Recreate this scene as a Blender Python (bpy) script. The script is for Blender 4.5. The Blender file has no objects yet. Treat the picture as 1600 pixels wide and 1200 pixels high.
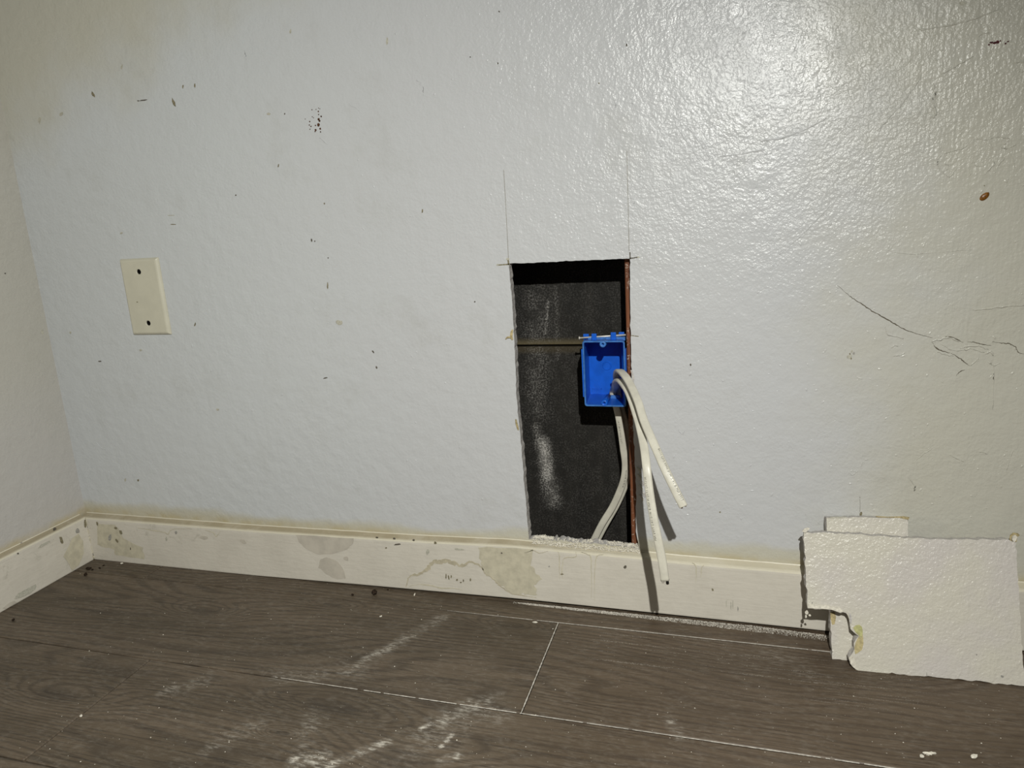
import bpy, bmesh, math, random
import numpy as np
from mathutils import Vector, Matrix, noise as mnoise

random.seed(7)
rng = np.random.default_rng(7)
S = bpy.context.scene
COL = S.collection

# ---------------------------------------------------------------- camera
F = 1133.4
CAM = np.array([1.0444, -0.8827, 0.5345])
R = np.array([[0.95673764, 0.28435949, -0.06158542],
              [0.0094064, -0.24178823, -0.97028345],
              [-0.29079994, 0.9277274, -0.2340027]])
cam_data = bpy.data.cameras.new('camera')
cam_data.sensor_width = 36.0
cam_data.lens = F / 1600 * 36
cam_data.clip_start = 0.02
cam = bpy.data.objects.new('camera', cam_data)
COL.objects.link(cam)
M = Matrix(((R[0][0], -R[1][0], -R[2][0], CAM[0]),
            (R[0][1], -R[1][1], -R[2][1], CAM[1]),
            (R[0][2], -R[1][2], -R[2][2], CAM[2]), (0, 0, 0, 1)))
cam.matrix_world = M
S.camera = cam

# ---------------------------------------------------------------- light
world = bpy.data.worlds.new('world')
S.world = world
world.use_nodes = True
world.node_tree.nodes['Background'].inputs[0].default_value = (0.93, 1.0, 0.90, 1)
world.node_tree.nodes['Background'].inputs[1].default_value = 0.032

lamp_data = bpy.data.lights.new('work_lamp', 'POINT')
lamp_data.energy = 63.0
lamp_data.color = (0.99, 0.99, 0.93)
lamp_data.shadow_soft_size = 0.006
lamp_data.use_nodes = True
_n = lamp_data.node_tree.nodes
_l = lamp_data.node_tree.links
_tc = _n.new('ShaderNodeTexCoord')
# a small flood head: brightest along its axis, which points down and to the left
_dp = _n.new('ShaderNodeVectorMath'); _dp.operation = 'DOT_PRODUCT'
_l.new(_tc.outputs['Normal'], _dp.inputs[0])
_ax = np.array([-0.53, 0.064, -0.846]); _ax /= np.linalg.norm(_ax)
_dp.inputs[1].default_value = tuple(_ax)
_mx = _n.new('ShaderNodeMath'); _mx.operation = 'MAXIMUM'; _mx.inputs[1].default_value = 0.05
_l.new(_dp.outputs['Value'], _mx.inputs[0])
_pw = _n.new('ShaderNodeMath'); _pw.operation = 'POWER'; _pw.inputs[1].default_value = 0.7
_l.new(_mx.outputs[0], _pw.inputs[0])
_l.new(_pw.outputs[0], _n['Emission'].inputs['Strength'])
lamp = bpy.data.objects.new('work_lamp', lamp_data)
lamp.location = (1.135, -0.95, 0.84)
COL.objects.link(lamp)

S.view_settings.view_transform = 'Standard'
S.view_settings.look = 'None'
S.view_settings.gamma = 1.0
S.view_settings.use_curve_mapping = False
S.view_settings.exposure = 0.0


# ---------------------------------------------------------------- helpers
def ray(u, v):
    return R.T @ np.array([(u - 800) / F, (v - 600) / F, 1.0])


def on_y(u, v, y=0.0):
    r = ray(u, v)
    return CAM + r * (y - CAM[1]) / r[1]


def on_z(u, v, z=0.0):
    r = ray(u, v)
    return CAM + r * (z - CAM[2]) / r[2]


def on_x(u, v, x=0.0):
    r = ray(u, v)
    return CAM + r * (x - CAM[0]) / r[0]


def on_plane(u, v, p0, n):
    r = ray(u, v)
    return CAM + r * ((p0 - CAM) @ n) / (r @ n)


def tag(o, label=None, cat=None, group=None, kind=None):
    if label: o['label'] = label
    if cat: o['category'] = cat
    if group: o['group'] = group
    if kind: o['kind'] = kind
    return o


def empty(name, loc):
    o = bpy.data.objects.new(name, None)
    o.empty_display_size = 0.01
    o.location = loc
    COL.objects.link(o)
    return o


def world_loc(o):
    v = np.zeros(3)
    while o is not None:
        v += np.array(o.location)
        o = o.parent
    return v


def link(name, me, parent=None, loc=(0, 0, 0), mats=None, smooth=False):
    o = bpy.data.objects.new(name, me)
    if mats is not None:
        for m in (mats if isinstance(mats, (list, tuple)) else [mats]):
            me.materials.append(m)
    if smooth:
        for p in me.polygons:
            p.use_smooth = True
    if parent is not None:
        o.parent = parent
    o.location = loc
    COL.objects.link(o)
    return o


def mesh(name, verts, faces, mats, parent=None, smooth=False, origin=None):
    """verts in world coordinates; the object's origin goes to `origin` (default: the parent's, or 0)"""
    base = world_loc(parent) if parent is not None else np.zeros(3)
    org = np.array(origin, float) if origin is not None else base
    v = np.asarray(verts, float) - org
    me = bpy.data.meshes.new(name)
    me.from_pydata([tuple(x) for x in v], [], [tuple(f) for f in faces])
    me.update()
    return link(name, me, parent, tuple(org - base), mats, smooth)


def bm_to(name, bm, mats, parent=None, smooth=False, origin=None):
    base = world_loc(parent) if parent is not None else np.zeros(3)
    org = np.array(origin, float) if origin is not None else base
    bmesh.ops.recalc_face_normals(bm, faces=bm.faces)
    bmesh.ops.translate(bm, verts=bm.verts, vec=Vector(-org))
    me = bpy.data.meshes.new(name)
    bm.to_mesh(me)
    bm.free()
    return link(name, me, parent, tuple(org - base), mats, smooth)


def bx(bm, x0, x1, y0, y1, z0, z1, bevel=0.0, seg=2):
    r = bmesh.ops.create_cube(bm, size=1.0)
    vs = r['verts']
    for v in vs:
        v.co = Vector(((x0 + x1) / 2 + v.co.x * (x1 - x0), (y0 + y1) / 2 + v.co.y * (y1 - y0),
                       (z0 + z1) / 2 + v.co.z * (z1 - z0)))
    if bevel:
        es = list({e for v in vs for e in v.link_edges})
        bmesh.ops.bevel(bm, geom=es, offset=bevel, segments=seg, affect='EDGES', profile=0.5)


def tube(bm, pts, r, n=8, caps=True):
    pts = [Vector(p) for p in pts]
    rings = []
    up = Vector((0, 0, 1))
    for i, p in enumerate(pts):
        t = (pts[min(i + 1, len(pts) - 1)] - pts[max(i - 1, 0)]).normalized()
        a = t.cross(up)
        if a.length < 1e-3: a = t.cross(Vector((1, 0, 0)))
        a.normalize()
        b = t.cross(a).normalized()
        rr = r[i] if isinstance(r, (list, tuple)) else r
        rings.append([bm.verts.new(p + (a * math.cos(k * 2 * math.pi / n) + b * math.sin(k * 2 * math.pi / n)) * rr)
                      for k in range(n)])
    for A, B in zip(rings[:-1], rings[1:]):
        for k in range(n):
            bm.faces.new((A[k], A[(k + 1) % n], B[(k + 1) % n], B[k]))
    if caps:
        bm.faces.new(rings[0][::-1]); bm.faces.new(rings[-1])


def catmull(P, n=10):
    P = [np.array(p, float) for p in P]
    P = [2 * P[0] - P[1]] + P + [2 * P[-1] - P[-2]]
    out = []
    for i in range(1, len(P) - 2):
        for k in range(n):
            t = k / n
            a, b, c, d = P[i - 1:i + 3]
            out.append(0.5 * (2 * b + (c - a) * t + (2 * a - 5 * b + 4 * c - d) * t * t + (3 * b - a - 3 * c + d) * t ** 3))
    out.append(P[-2])
    return np.array(out)


# ---------------------------------------------------------------- materials
def srgb(r, g, b):
    f = lambda c: ((c / 255 + 0.055) / 1.055) ** 2.4 if c > 10.3 else c / 255 / 12.92
    return (f(r), f(g), f(b), 1.0)


class NT:
    """small node-tree builder"""

    def __init__(self, name):
        self.m = bpy.data.materials.new(name)
        self.m.use_nodes = True
        self.t = self.m.node_tree
        self.b = self.t.nodes['Principled BSDF']

    def node(self, typ, **kw):
        n = self.t.nodes.new(typ)
        for k, v in kw.items():
            setattr(n, k, v)
        return n

    def put(self, sock, v):
        if v is None: return
        if isinstance(v, bpy.types.NodeSocket):
            self.t.links.new(v, sock)
        else:
            sock.default_value = v

    def math(self, op, a, b=None, c=None, clamp=False):
        n = self.node('ShaderNodeMath', operation=op, use_clamp=clamp)
        for s, v in zip(n.inputs, (a, b, c)):
            self.put(s, v)
        return n.outputs[0]

    def vmath(self, op, a, b=None, out=0):
        n = self.node('ShaderNodeVectorMath', operation=op)
        self.put(n.inputs[0], a); self.put(n.inputs[1], b)
        return n.outputs[out]

    def pos(self):
        return self.node('ShaderNodeNewGeometry').outputs['Position']

    def noise(self, vec, scale, detail=2.0, rough=0.5, dist=0.0, out='Fac'):
        n = self.node('ShaderNodeTexNoise')
        self.put(n.inputs['Vector'], vec)
        n.inputs['Scale'].default_value = scale
        n.inputs['Detail'].default_value = detail
        n.inputs['Roughness'].default_value = rough
        n.inputs['Distortion'].default_value = dist
        return n.outputs[out]

    def scale(self, vec, sx, sy, sz):
        return self.vmath('MULTIPLY', vec, (sx, sy, sz))

    def ramp(self, fac, lo, hi, a=0.0, b=1.0, smooth=True):
        n = self.node('ShaderNodeMapRange')
        n.interpolation_type = 'SMOOTHSTEP' if smooth else 'LINEAR'
        self.put(n.inputs[0], fac)
        for s, v in zip(n.inputs[1:5], (lo, hi, a, b)):
            self.put(s, v)
        return n.outputs[0]

    def mix(self, fac, a, b, typ='MIX'):
        n = self.node('ShaderNodeMix', data_type='RGBA', blend_type=typ)
        self.put(n.inputs[0], fac); self.put(n.inputs[6], a); self.put(n.inputs[7], b)
        return n.outputs[2]

    def sep(self, v):
        return self.node('ShaderNodeSeparateXYZ'), v

    def xyz(self, v):
        n = self.node('ShaderNodeSeparateXYZ')
        self.put(n.inputs[0], v)
        return n.outputs

    def bump(self, h, strength=1.0, dist=0.001, normal=None):
        n = self.node('ShaderNodeBump')
        n.inputs['Strength'].default_value = strength
        n.inputs['Distance'].default_value = dist
        self.put(n.inputs['Height'], h)
        if normal is not None: self.put(n.inputs['Normal'], normal)
        return n.outputs[0]

    def seg(self, pos, a, b, r):
        """1 inside a soft capsule a-b of radius r, 0 outside"""
        a = np.array(a, float); b = np.array(b, float); d = b - a; L = float(d @ d)
        v = self.vmath('SUBTRACT', pos, tuple(a))
        t = self.math('DIVIDE', self.vmath('DOT_PRODUCT', v, tuple(d), out=1), L, clamp=True)
        s = self.node('ShaderNodeVectorMath', operation='SCALE')
        s.inputs[0].default_value = tuple(d); self.put(s.inputs[3], t)
        q = self.vmath('SUBTRACT', v, s.outputs[0])
        l = self.vmath('LENGTH', q, out=1)
        return self.ramp(l, 0.0, r, 1.0, 0.0)

    def done(self, color=None, rough=None, normal=None, metal=None, spec=None):
        self.put(self.b.inputs['Base Color'], color)
        self.put(self.b.inputs['Roughness'], rough)
        self.put(self.b.inputs['Metallic'], metal)
        self.put(self.b.inputs['Specular IOR Level'], spec)
        if normal is not None: self.put(self.b.inputs['Normal'], normal)
        return self.m


def plain(name, col, rough=0.6, spec=0.4, metal=0.0, var=0.08, vscale=60.0, bump=0.0, bscale=400.0):
    t = NT(name)
    p = t.pos()
    n = t.noise(p, vscale, 4.0, 0.6)
    dark = tuple(c * (1 - 2.2 * var) for c in col[:3]) + (1,)
    lite = tuple(min(1, c * (1 + 1.2 * var)) for c in col[:3]) + (1,)
    c = t.mix(t.ramp(n, 0.3, 0.7), dark, lite)
    nm = t.bump(t.noise(p, bscale, 3.0), 1.0, bump) if bump else None
    return t.done(c, rough, nm, metal, spec)


WHITE = srgb(205, 206, 208)
CREAM = srgb(201, 198, 184)
SIDE_DIM_A = srgb(190, 187, 176)  # left wall: weaker light at its angle, darkened into these paint colours
SIDE_DIM_B = srgb(194, 191, 188)


def wall_paint(name, is_left=False):
    t = NT(name)
    p = t.pos()
    x, y, z = t.xyz(p)
    n1 = t.noise(p, 5.0, 4.0, 0.6)
    n2 = t.noise(p, 26.0, 4.0, 0.65)
    nn = t.math('ADD', t.math('MULTIPLY', t.math('SUBTRACT', n1, 0.5), 0.30), t.math('MULTIPLY', t.math('SUBTRACT', n2, 0.5), 0.06))
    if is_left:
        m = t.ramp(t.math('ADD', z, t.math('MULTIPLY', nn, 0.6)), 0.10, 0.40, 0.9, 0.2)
    else:
        # the newer, whiter coat covers the middle of the wall; old cream paint is left at the edges
        right = t.ramp(t.math('ADD', x, nn), 1.06, 1.30, 1.0, 0.12)
        d = t.math('SUBTRACT', z, t.math('MULTIPLY', x, 0.36))
        top = t.ramp(t.math('ADD', d, t.math('MULTIPLY', nn, 0.8)), 0.60, 0.76, 1.0, 0.05)
        bot = t.ramp(t.math('ADD', z, t.math('MULTIPLY', nn, 0.16)), 0.094, 0.108, 0.0, 1.0)
        m = t.math('MULTIPLY', t.math('MULTIPLY', right, top), bot)
    coat = WHITE if not is_left else SIDE_DIM_B
    if not is_left:   # the camera's cool cast on the left, put into the coat colour
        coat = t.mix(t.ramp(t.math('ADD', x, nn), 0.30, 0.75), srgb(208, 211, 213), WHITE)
    col = t.mix(m, SIDE_DIM_A if is_left else CREAM, coat)
    # faint dirt film
    dirt = t.ramp(t.noise(p, 9.0, 6.0, 0.7), 0.52, 0.75, 0.0, 0.16)
    col = t.mix(dirt, col, srgb(150, 146, 128))
    # yellow grime in the angle above the baseboard
    g = t.ramp(z, 0.083, 0.097, 0.75, 0.0)
    g = t.math('MULTIPLY', g, t.ramp(n2, 0.35, 0.65, 0.35, 1.0))
    col = t.mix(g, col, srgb(186, 172, 132))
    # roller stipple and brush drag
    wp = t.node('ShaderNodeVectorMath', operation='ADD')
    t.put(wp.inputs[0], p)
    wn = t.vmath('SCALE', t.noise(p, 30.0, 2.0, out='Color')); wn.node.inputs[3].default_value = 0.01
    t.put(wp.inputs[1], wn)
    b1 = t.noise(wp.outputs[0], 290.0, 3.0, 0.5)
    b2 = t.noise(p, 55.0, 2.0, 0.5)
    b3 = t.noise(t.scale(p, 1, 1, 0.10), 240.0, 2.0, 0.5)
    drag = t.math('MULTIPLY', b3, t.ramp(x, 1.16, 1.24, 0.15, 0.55))
    amp = t.math('MULTIPLY', t.ramp(t.noise(p, 7.0, 2.0), 0.3, 0.7, 0.6, 1.2), t.math('MULTIPLY', t.ramp(x, 0.55, 1.0, 0.5, 1.2), t.ramp(z, 0.30, 0.62, 0.6, 1.1)) if not is_left else 0.6)
    h = t.math('ADD', t.math('MULTIPLY', t.math('ADD', b1, drag), amp), t.math('MULTIPLY', b2, 1.5))
    nm = t.bump(h, 1.0, 0.00085)
    rough = t.ramp(t.noise(p, 12.0, 3.0), 0.3, 0.7, 0.25, 0.31)
    return t.done(col, rough, nm, spec=0.5)


def trim_paint(name, axis):
    t = NT(name)
    p = t.pos()
    x, y, z = t.xyz(p)
    n = t.noise(p, 22.0, 5.0, 0.65)
    col = t.mix(t.ramp(n, 0.35, 0.7), srgb(219, 213, 201), srgb(212, 206, 194))
    grime = t.ramp(t.noise(p, 60.0, 6.0, 0.75, 0.6), 0.56, 0.72, 0.0, 0.55)
    near = t.ramp(x if axis == 'x' else t.math('MULTIPLY', y, -1.0), 0.05, 0.42, 1.0, 0.12)
    up = t.ramp(z, 0.02, 0.08, 0.35, 1.0)
    col = t.mix(t.math('MULTIPLY', t.math('MULTIPLY', grime, near), up), col, srgb(126, 120, 96))
    # uncovered yellow coat on the rounded top edge, brown dust on the ledge
    geo = t.node('ShaderNodeNewGeometry')
    nz = t.xyz(geo.outputs['True Normal'])[2]
    hi = t.ramp(z, 0.05, 0.055)
    e = t.math('MULTIPLY', t.ramp(nz, 0.12, 0.3, 0.0, 0.6), hi)
    col = t.mix(t.math('MULTIPLY', e, t.ramp(n, 0.25, 0.5, 0.5, 1.0)), col, srgb(222, 215, 190))
    led = t.math('MULTIPLY', t.ramp(nz, 0.72, 0.9), hi)
    led = t.math('MULTIPLY', led, t.ramp(x, 0.72, 0.88, 0.85, 0.3))
    col = t.mix(t.math('MULTIPLY', led, t.ramp(n, 0.3, 0.6, 0.7, 1.0)), col, srgb(158, 145, 118))
    nm = t.bump(t.math('ADD', t.noise(t.scale(p, 0.15, 0.15, 1), 260.0, 3.0), t.noise(p, 120.0, 2.0)), 1.0, 0.00035)
    return t.done(col, 0.42, nm, spec=0.45)


def floor_wood():
    t = NT('wood_laminate')
    p = t.pos()
    rnd = t.node('ShaderNodeObjectInfo').outputs['Random']
    cmb = t.node('ShaderNodeCombineXYZ')
    t.put(cmb.inputs[0], t.math('MULTIPLY', rnd, 7.0)); t.put(cmb.inputs[1], t.math('MULTIPLY', rnd, 3.0))
    q = t.vmath('ADD', p, cmb.outputs[0])
    x, y, z = t.xyz(q)
    field = t.noise(t.scale(q, 1.3, 7.5, 1.0), 1.0, 2.0, 0.45, 0.3)
    # knots: the rings bend round them
    knot = None
    for (u_, v_, sx_, sy_) in [(520, 1105, 0.10, 0.026), (800, 978, 0.05, 0.016), (440, 1146, 0.03, 0.010), (1330, 1035, 0.11, 0.03), (320, 955, 0.06, 0.02),
                               (90, 1085, 0.09, 0.03), (630, 1190, 0.10, 0.035), (520, 945, 0.05, 0.010)]:
        kp = on_z(u_, v_)
        dv = t.vmath('SUBTRACT', p, (kp[0], kp[1], 0.0))
        dv = t.scale(dv, 1 / sx_, 1 / sy_, 0.0)
        kk = t.ramp(t.vmath('LENGTH', dv, out=1), 0.0, 1.6, 1.0, 0.0)
        knot = kk if knot is None else t.math('MAXIMUM', knot, kk)
    field = t.math('ADD', field, t.math('MULTIPLY', knot, 0.22))
    ph = t.math('ADD', t.math('MULTIPLY', field, 150.0), t.math('MULTIPLY', y, 480.0))
    fine = t.noise(t.scale(q, 9.0, 400.0, 1.0), 1.0, 4.0, 0.65)
    ring = t.math('SINE', t.math('ADD', ph, t.math('MULTIPLY', fine, 3.2)))
    ring = t.ramp(ring, -1.0, 1.0, 0.0, 1.0, False)
    broad = t.noise(t.scale(q, 2.0, 9.0, 1.0), 1.5, 4.0, 0.6)
    c = t.mix(t.ramp(broad, 0.3, 0.7), srgb(85, 74, 60), srgb(103, 90, 75))
    c = t.mix(t.math('MULTIPLY', t.ramp(ring, 0.45, 1.0), 0.42), c, srgb(54, 46, 38))
    c = t.mix(t.ramp(fine, 0.48, 0.68, 0.0, 0.68), c, srgb(50, 43, 36))
    kn = t.ramp(t.noise(t.scale(q, 5.0, 14.0, 1.0), 1.0, 1.0), 0.70, 0.80, 0.0, 0.6)
    c = t.mix(kn, c, srgb(44, 38, 32))
    c = t.mix(t.ramp(knot, 0.72, 1.0, 0.0, 0.45), c, srgb(52, 45, 38))
    # warmer tone towards the right-hand boards
    c = t.mix(t.ramp(t.xyz(p)[0], 0.75, 1.05, 0.0, 0.22), c, srgb(96, 76, 60))
    # plaster dust scuffed over the boards, caught in the grain
    dust = None
    segs = []
    for (u0, v0, u1, v1, r, k) in DUST:
        a = on_z(u0, v0); b = on_z(u1, v1)
        s = t.math('MULTIPLY', t.seg(p, (a[0], a[1], 0), (b[0], b[1], 0), r), k)
        dust = s if dust is None else t.math('MAXIMUM', dust, s)
    g1 = t.noise(t.scale(p, 90.0, 260.0, 1.0), 1.0, 4.0, 0.7)
    g2 = t.noise(p, 26.0, 4.0, 0.65)
    dm = t.math('MULTIPLY', t.math('ADD', t.math('MULTIPLY', dust, 0.7), 0.07), t.math('MULTIPLY', t.ramp(g1, 0.40, 0.72, 0.0, 1.5), t.ramp(g2, 0.3, 0.62, 0.1, 1.0)))
    haze = t.math('MULTIPLY', dust, 0.05)
    dm = t.math('ADD', dm, haze, clamp=True)
    # dust drawn along the grain on the right-hand board
    st = t.noise(t.scale(p, 5.0, 330.0, 1.0), 1.0, 3.0, 0.6)
    st2 = t.noise(p, 700.0, 2.0)
    a = on_z(960, 1010); b = on_z(1380, 1075)
    sm = t.math('MULTIPLY', t.seg(p, (a[0], a[1], 0), (b[0], b[1], 0), 0.075),
                t.math('MULTIPLY', t.ramp(st, 0.54, 0.68), t.ramp(st2, 0.45, 0.65)))
    dm = t.math('ADD', dm, t.math('MULTIPLY', sm, 0.55), clamp=True)
    # stray grains all over
    vor = t.node('ShaderNodeTexVoronoi'); vor.inputs['Scale'].default_value = 130.0
    t.put(vor.inputs['Vector'], p)
    gr = t.math('MULTIPLY', t.ramp(vor.outputs['Distance'], 0.06, 0.10, 1.0, 0.0), t.ramp(t.noise(p, 40.0, 2.0), 0.55, 0.6))
    dm = t.math('ADD', dm, t.math('MULTIPLY', gr, 0.5), clamp=True)
    c = t.mix(dm, c, srgb(206, 200, 188))
    nm = t.bump(t.math('ADD', t.math('MULTIPLY', fine, -1.0), t.math('MULTIPLY', ring, -0.35)), 1.0, 0.00035)
    return t.done(c, t.ramp(dm, 0.0, 0.4, 0.52, 0.85), nm, spec=0.35)


DUST = [(575, 1030, 640, 992, 0.013, 0.8), (540, 1052, 690, 965, 0.016, 0.4), (430, 1060, 560, 1045, 0.03, 0.22),
        (462, 1190, 500, 1184, 0.016, 1.3), (500, 1200, 605, 1160, 0.010, 1.2), (490, 1120, 480, 1160, 0.02, 0.3),
        (690, 1122, 735, 1106, 0.022, 0.9), (658, 1139, 690, 1123, 0.006, 1.3), (690, 1166, 706, 1148, 0.005, 1.3),
        (690, 1190, 716, 1180, 0.010, 0.9), (600, 1180, 780, 1110, 0.035, 0.25), (775, 1090, 700, 1118, 0.02, 0.4),
        (1050, 1130, 1060, 1150, 0.012, 0.6), (265, 1078, 320, 1060, 0.02, 0.4), (330, 1170, 420, 1120, 0.02, 0.22),
        (1200, 1020, 1290, 1060, 0.02, 0.2)]

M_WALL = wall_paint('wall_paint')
M_WALL_L = wall_paint('wall_paint_side_dim', True)
M_TRIM = trim_paint('trim_paint', 'x')
M_TRIM_L = trim_paint('trim_paint_side', 'y')
M_FLOOR = floor_wood()
M_SUB = plain('subfloor_dark', srgb(18, 15, 12), 0.9)
M_GYP = plain('gypsum_core', srgb(200, 196, 192), 0.9, 0.2, var=0.12, vscale=300, bump=0.0006, bscale=700)
M_PLASTER = plain('plaster_crumb', srgb(228, 222, 208), 0.95, 0.1, var=0.1, vscale=300, bump=0.0005)
M_DUST = plain('plaster_dust', srgb(200, 194, 184), 0.95, 0.1, var=0.12, vscale=200)
M_KRAFT = plain('torn_paper', srgb(184, 168, 128), 0.85, 0.2, var=0.2, vscale=250)
M_PLATE = plain('ivory_plastic', srgb(210, 206, 187), 0.38, 0.5, var=0.02, vscale=40)
M_BLACK = plain('black_void', srgb(12, 12, 11), 0.9, 0.1)
M_BLUE = plain('blue_plastic', srgb(22, 96, 205), 0.33, 0.5, var=0.06, vscale=70, bump=0.00012, bscale=500)
M_BLUE_RIM = plain('blue_plastic_scuffed', srgb(62, 118, 190), 0.45, 0.5, var=0.12, vscale=160)
M_STEEL = plain('nail_steel', srgb(225, 220, 212), 0.45, 0.5, metal=0.35, var=0.05)
M_SHEATH = plain('white_sheath', srgb(205, 201, 187), 0.38, 0.5, var=0.05, vscale=60, bump=0.00015, bscale=300)
M_INK = plain('sheath_print', srgb(70, 68, 62), 0.7, 0.2, var=0.2, vscale=900)
M_WIRE_B = plain('black_insulation', srgb(24, 22, 20), 0.45, 0.5)
M_WIRE_W = plain('white_insulation', srgb(210, 206, 196), 0.45, 0.5)
M_COPPER = plain('copper', srgb(190, 110, 70), 0.3, 0.5, metal=1.0)
M_MARK = plain('scuff_brown', srgb(142, 134, 110), 0.8, 0.2, var=0.25, vscale=900)
M_MARK2 = plain('scuff_dark', srgb(104, 98, 88), 0.8, 0.2, var=0.25, vscale=900)
M_FAINT = plain('scuff_faint', srgb(193, 190, 176), 0.7, 0.3, var=0.1, vscale=500)
M_RUST = plain('rust_speck', srgb(92, 64, 46), 0.8, 0.2, var=0.3, vscale=900)
M_MAROON = plain('maroon_speck', srgb(84, 34, 36), 0.7, 0.3, var=0.3, vscale=900)
M_DROP = plain('amber_drop', srgb(132, 84, 26), 0.35, 0.5, var=0.2, vscale=600)
M_PENCIL = plain('pencil_graphite', srgb(166, 163, 156), 0.6, 0.3, var=0.15, vscale=900)
M_CRACK = plain('crack_dark', srgb(108, 101, 88), 0.9, 0.1, var=0.2, vscale=900)
M_OLIVE = plain('old_beige_coat', srgb(206, 199, 177), 0.55, 0.35, var=0.06, vscale=90, bump=0.0003, bscale=120)
M_OLIVE2 = plain('old_beige_line', srgb(195, 186, 163), 0.55, 0.35, var=0.08, vscale=200)
M_DAMP = plain('damp_grey', srgb(199, 192, 179), 0.6, 0.3, var=0.05, vscale=60)
M_DIRT = plain('dirt_crumb', srgb(52, 42, 34), 0.95, 0.1, var=0.3, vscale=500, bump=0.0006)
M_MUD = plain('torn_face', srgb(196, 182, 138), 0.85, 0.2, var=0.1, vscale=250, bump=0.0004)
M_MUDG = plain('torn_face_green', srgb(190, 188, 134), 0.85, 0.2, var=0.1, vscale=250, bump=0.0004)


def scrap_face():
    t = NT('scrap_paint')
    p = t.pos()
    c = t.mix(t.ramp(t.noise(p, 14.0, 3.0), 0.35, 0.65), srgb(208, 202, 196), srgb(211, 206, 193))
    h = t.math('ADD', t.noise(p, 330.0, 3.0, 0.55), t.math('MULTIPLY', t.noise(p, 90.0, 2.0), 1.2))
    return t.done(c, 0.24, t.bump(h, 1.0, 0.0009), spec=0.5)


def sheathing(name, warm):
    t = NT(name)
    p = t.pos()
    x, y, z = t.xyz(p)
    c = t.mix(t.ramp(t.noise(t.scale(p, 40, 1, 3), 1.0, 4.0, 0.6), 0.3, 0.7), srgb(30, 29, 27), srgb(42, 40, 37))
    a = on_y(840, 640, .095); b = on_y(864, 780, .095); e = on_y(848, 692, .095); f2 = on_y(856, 745, .095)
    d = t.math('MULTIPLY', t.seg(p, e, f2, 0.017), 1.25)
    d = t.math('MAXIMUM', d, t.math('MULTIPLY', t.seg(p, on_y(838, 668, .095), on_y(848, 695, .095), 0.012), 0.5))
    d = t.math('MAXIMUM', d, t.math('MULTIPLY', t.seg(p, f2, b, 0.022), 0.6))
    d = t.math('MAXIMUM', d, t.math('MULTIPLY', t.seg(p, on_y(840, 470, .095), on_y(838, 640, .095), 0.03), 0.22))
    d = t.math('MAXIMUM', d, t.math('MULTIPLY', t.seg(p, on_y(868, 450, .095), on_y(872, 560, .095), 0.006), 0.14))
    d = t.math('MAXIMUM', d, t.math('MULTIPLY', t.seg(p, on_y(856, 470, .095), on_y(853, 520, .095), 0.004), 0.5))
    d = t.math('ADD', d, 0.07)
    g = t.math('MULTIPLY', t.ramp(t.noise(p, 420.0, 5.0, 0.8), 0.46, 0.62, 0.0, 1.2), t.ramp(t.noise(p, 60.0, 3.0), 0.3, 0.6, 0.25, 1.0))
    m = t.math('ADD', t.math('MULTIPLY', d, g), t.math('MULTIPLY', t.math('POWER', d, 2.0), 0.16), clamp=True)
    c = t.mix(m, c, srgb(196, 192, 186))
    if warm:
        c = t.mix(t.ramp(z, 0.330, 0.3385, 0.0, 0.30), c, srgb(96, 84, 58))
    else:
        c = t.mix(t.ramp(z, 0.3445, 0.358, 0.75, 0.0), c, srgb(112, 101, 74))
    return t.done(c, 0.75, t.bump(t.noise(p, 300.0, 3.0), 1.0, 0.0004), spec=0.2)


def stud_wood():
    t = NT('stud_wood')
    p = t.pos()
    n = t.noise(t.scale(p, 300, 60, 12), 1.0, 4.0, 0.6)
    c = t.mix(t.ramp(n, 0.3, 0.7), srgb(96, 56, 37), srgb(130, 82, 56))
    w = t.math('MULTIPLY', t.ramp(t.noise(p, 260.0, 4.0, 0.7), 0.56, 0.66), t.ramp(t.noise(t.scale(p, 1, 1, 1), 30.0, 2.0), 0.45, 0.6))
    c = t.mix(w, c, srgb(206, 190, 176))
    return t.done(c, 0.6, t.bump(n, 1.0, 0.0004), spec=0.3)


M_SCRAP = scrap_face()
M_UPPER = sheathing('tar_board_upper', False)
M_LOWER = sheathing('tar_board_lower', True)
M_STUD = stud_wood()

# ---------------------------------------------------------------- back wall with the cut opening
X0, X1, ZT = -0.06, 2.3, 1.6
TH = 0.013


def jag(pts, step=0.004, amp=0.0006, seed=0):
    rr = random.Random(seed)
    out = []
    for a, b in zip(pts[:-1], pts[1:]):
        a = np.array(a); b = np.array(b)
        L = np.linalg.norm(b - a); n = max(1, int(L / step))
        d = (b - a) / L; nrm = np.array([-d[1], d[0]])
        for k in range(n):
            out.append(a + (b - a) * k / n + nrm * (rr.gauss(0, amp) if k else 0))
    return out


px2 = lambda L: [(on_y(*q)[0], on_y(*q)[2]) for q in L]
top_edge = px2([(795, 412), (984, 404)])
right_edge = px2([(984, 404), (985.5, 515), (987, 590), (990, 680), (994, 764), (993.5, 830), (999, 858)])
bot_edge = px2([(999, 858), (970, 853), (910, 849), (860, 844), (826.5, 843)])
left_edge = px2([(826.5, 843), (823, 800), (815.5, 710), (807, 620), (804, 537), (800, 470), (795, 412)])
loop = (jag(top_edge, .004, .0003, 1) + jag(right_edge, .005, .0003, 2) + jag(bot_edge, .003, .0012, 3) + jag(left_edge, .005, .00035, 4))
bm = bmesh.new()


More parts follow.
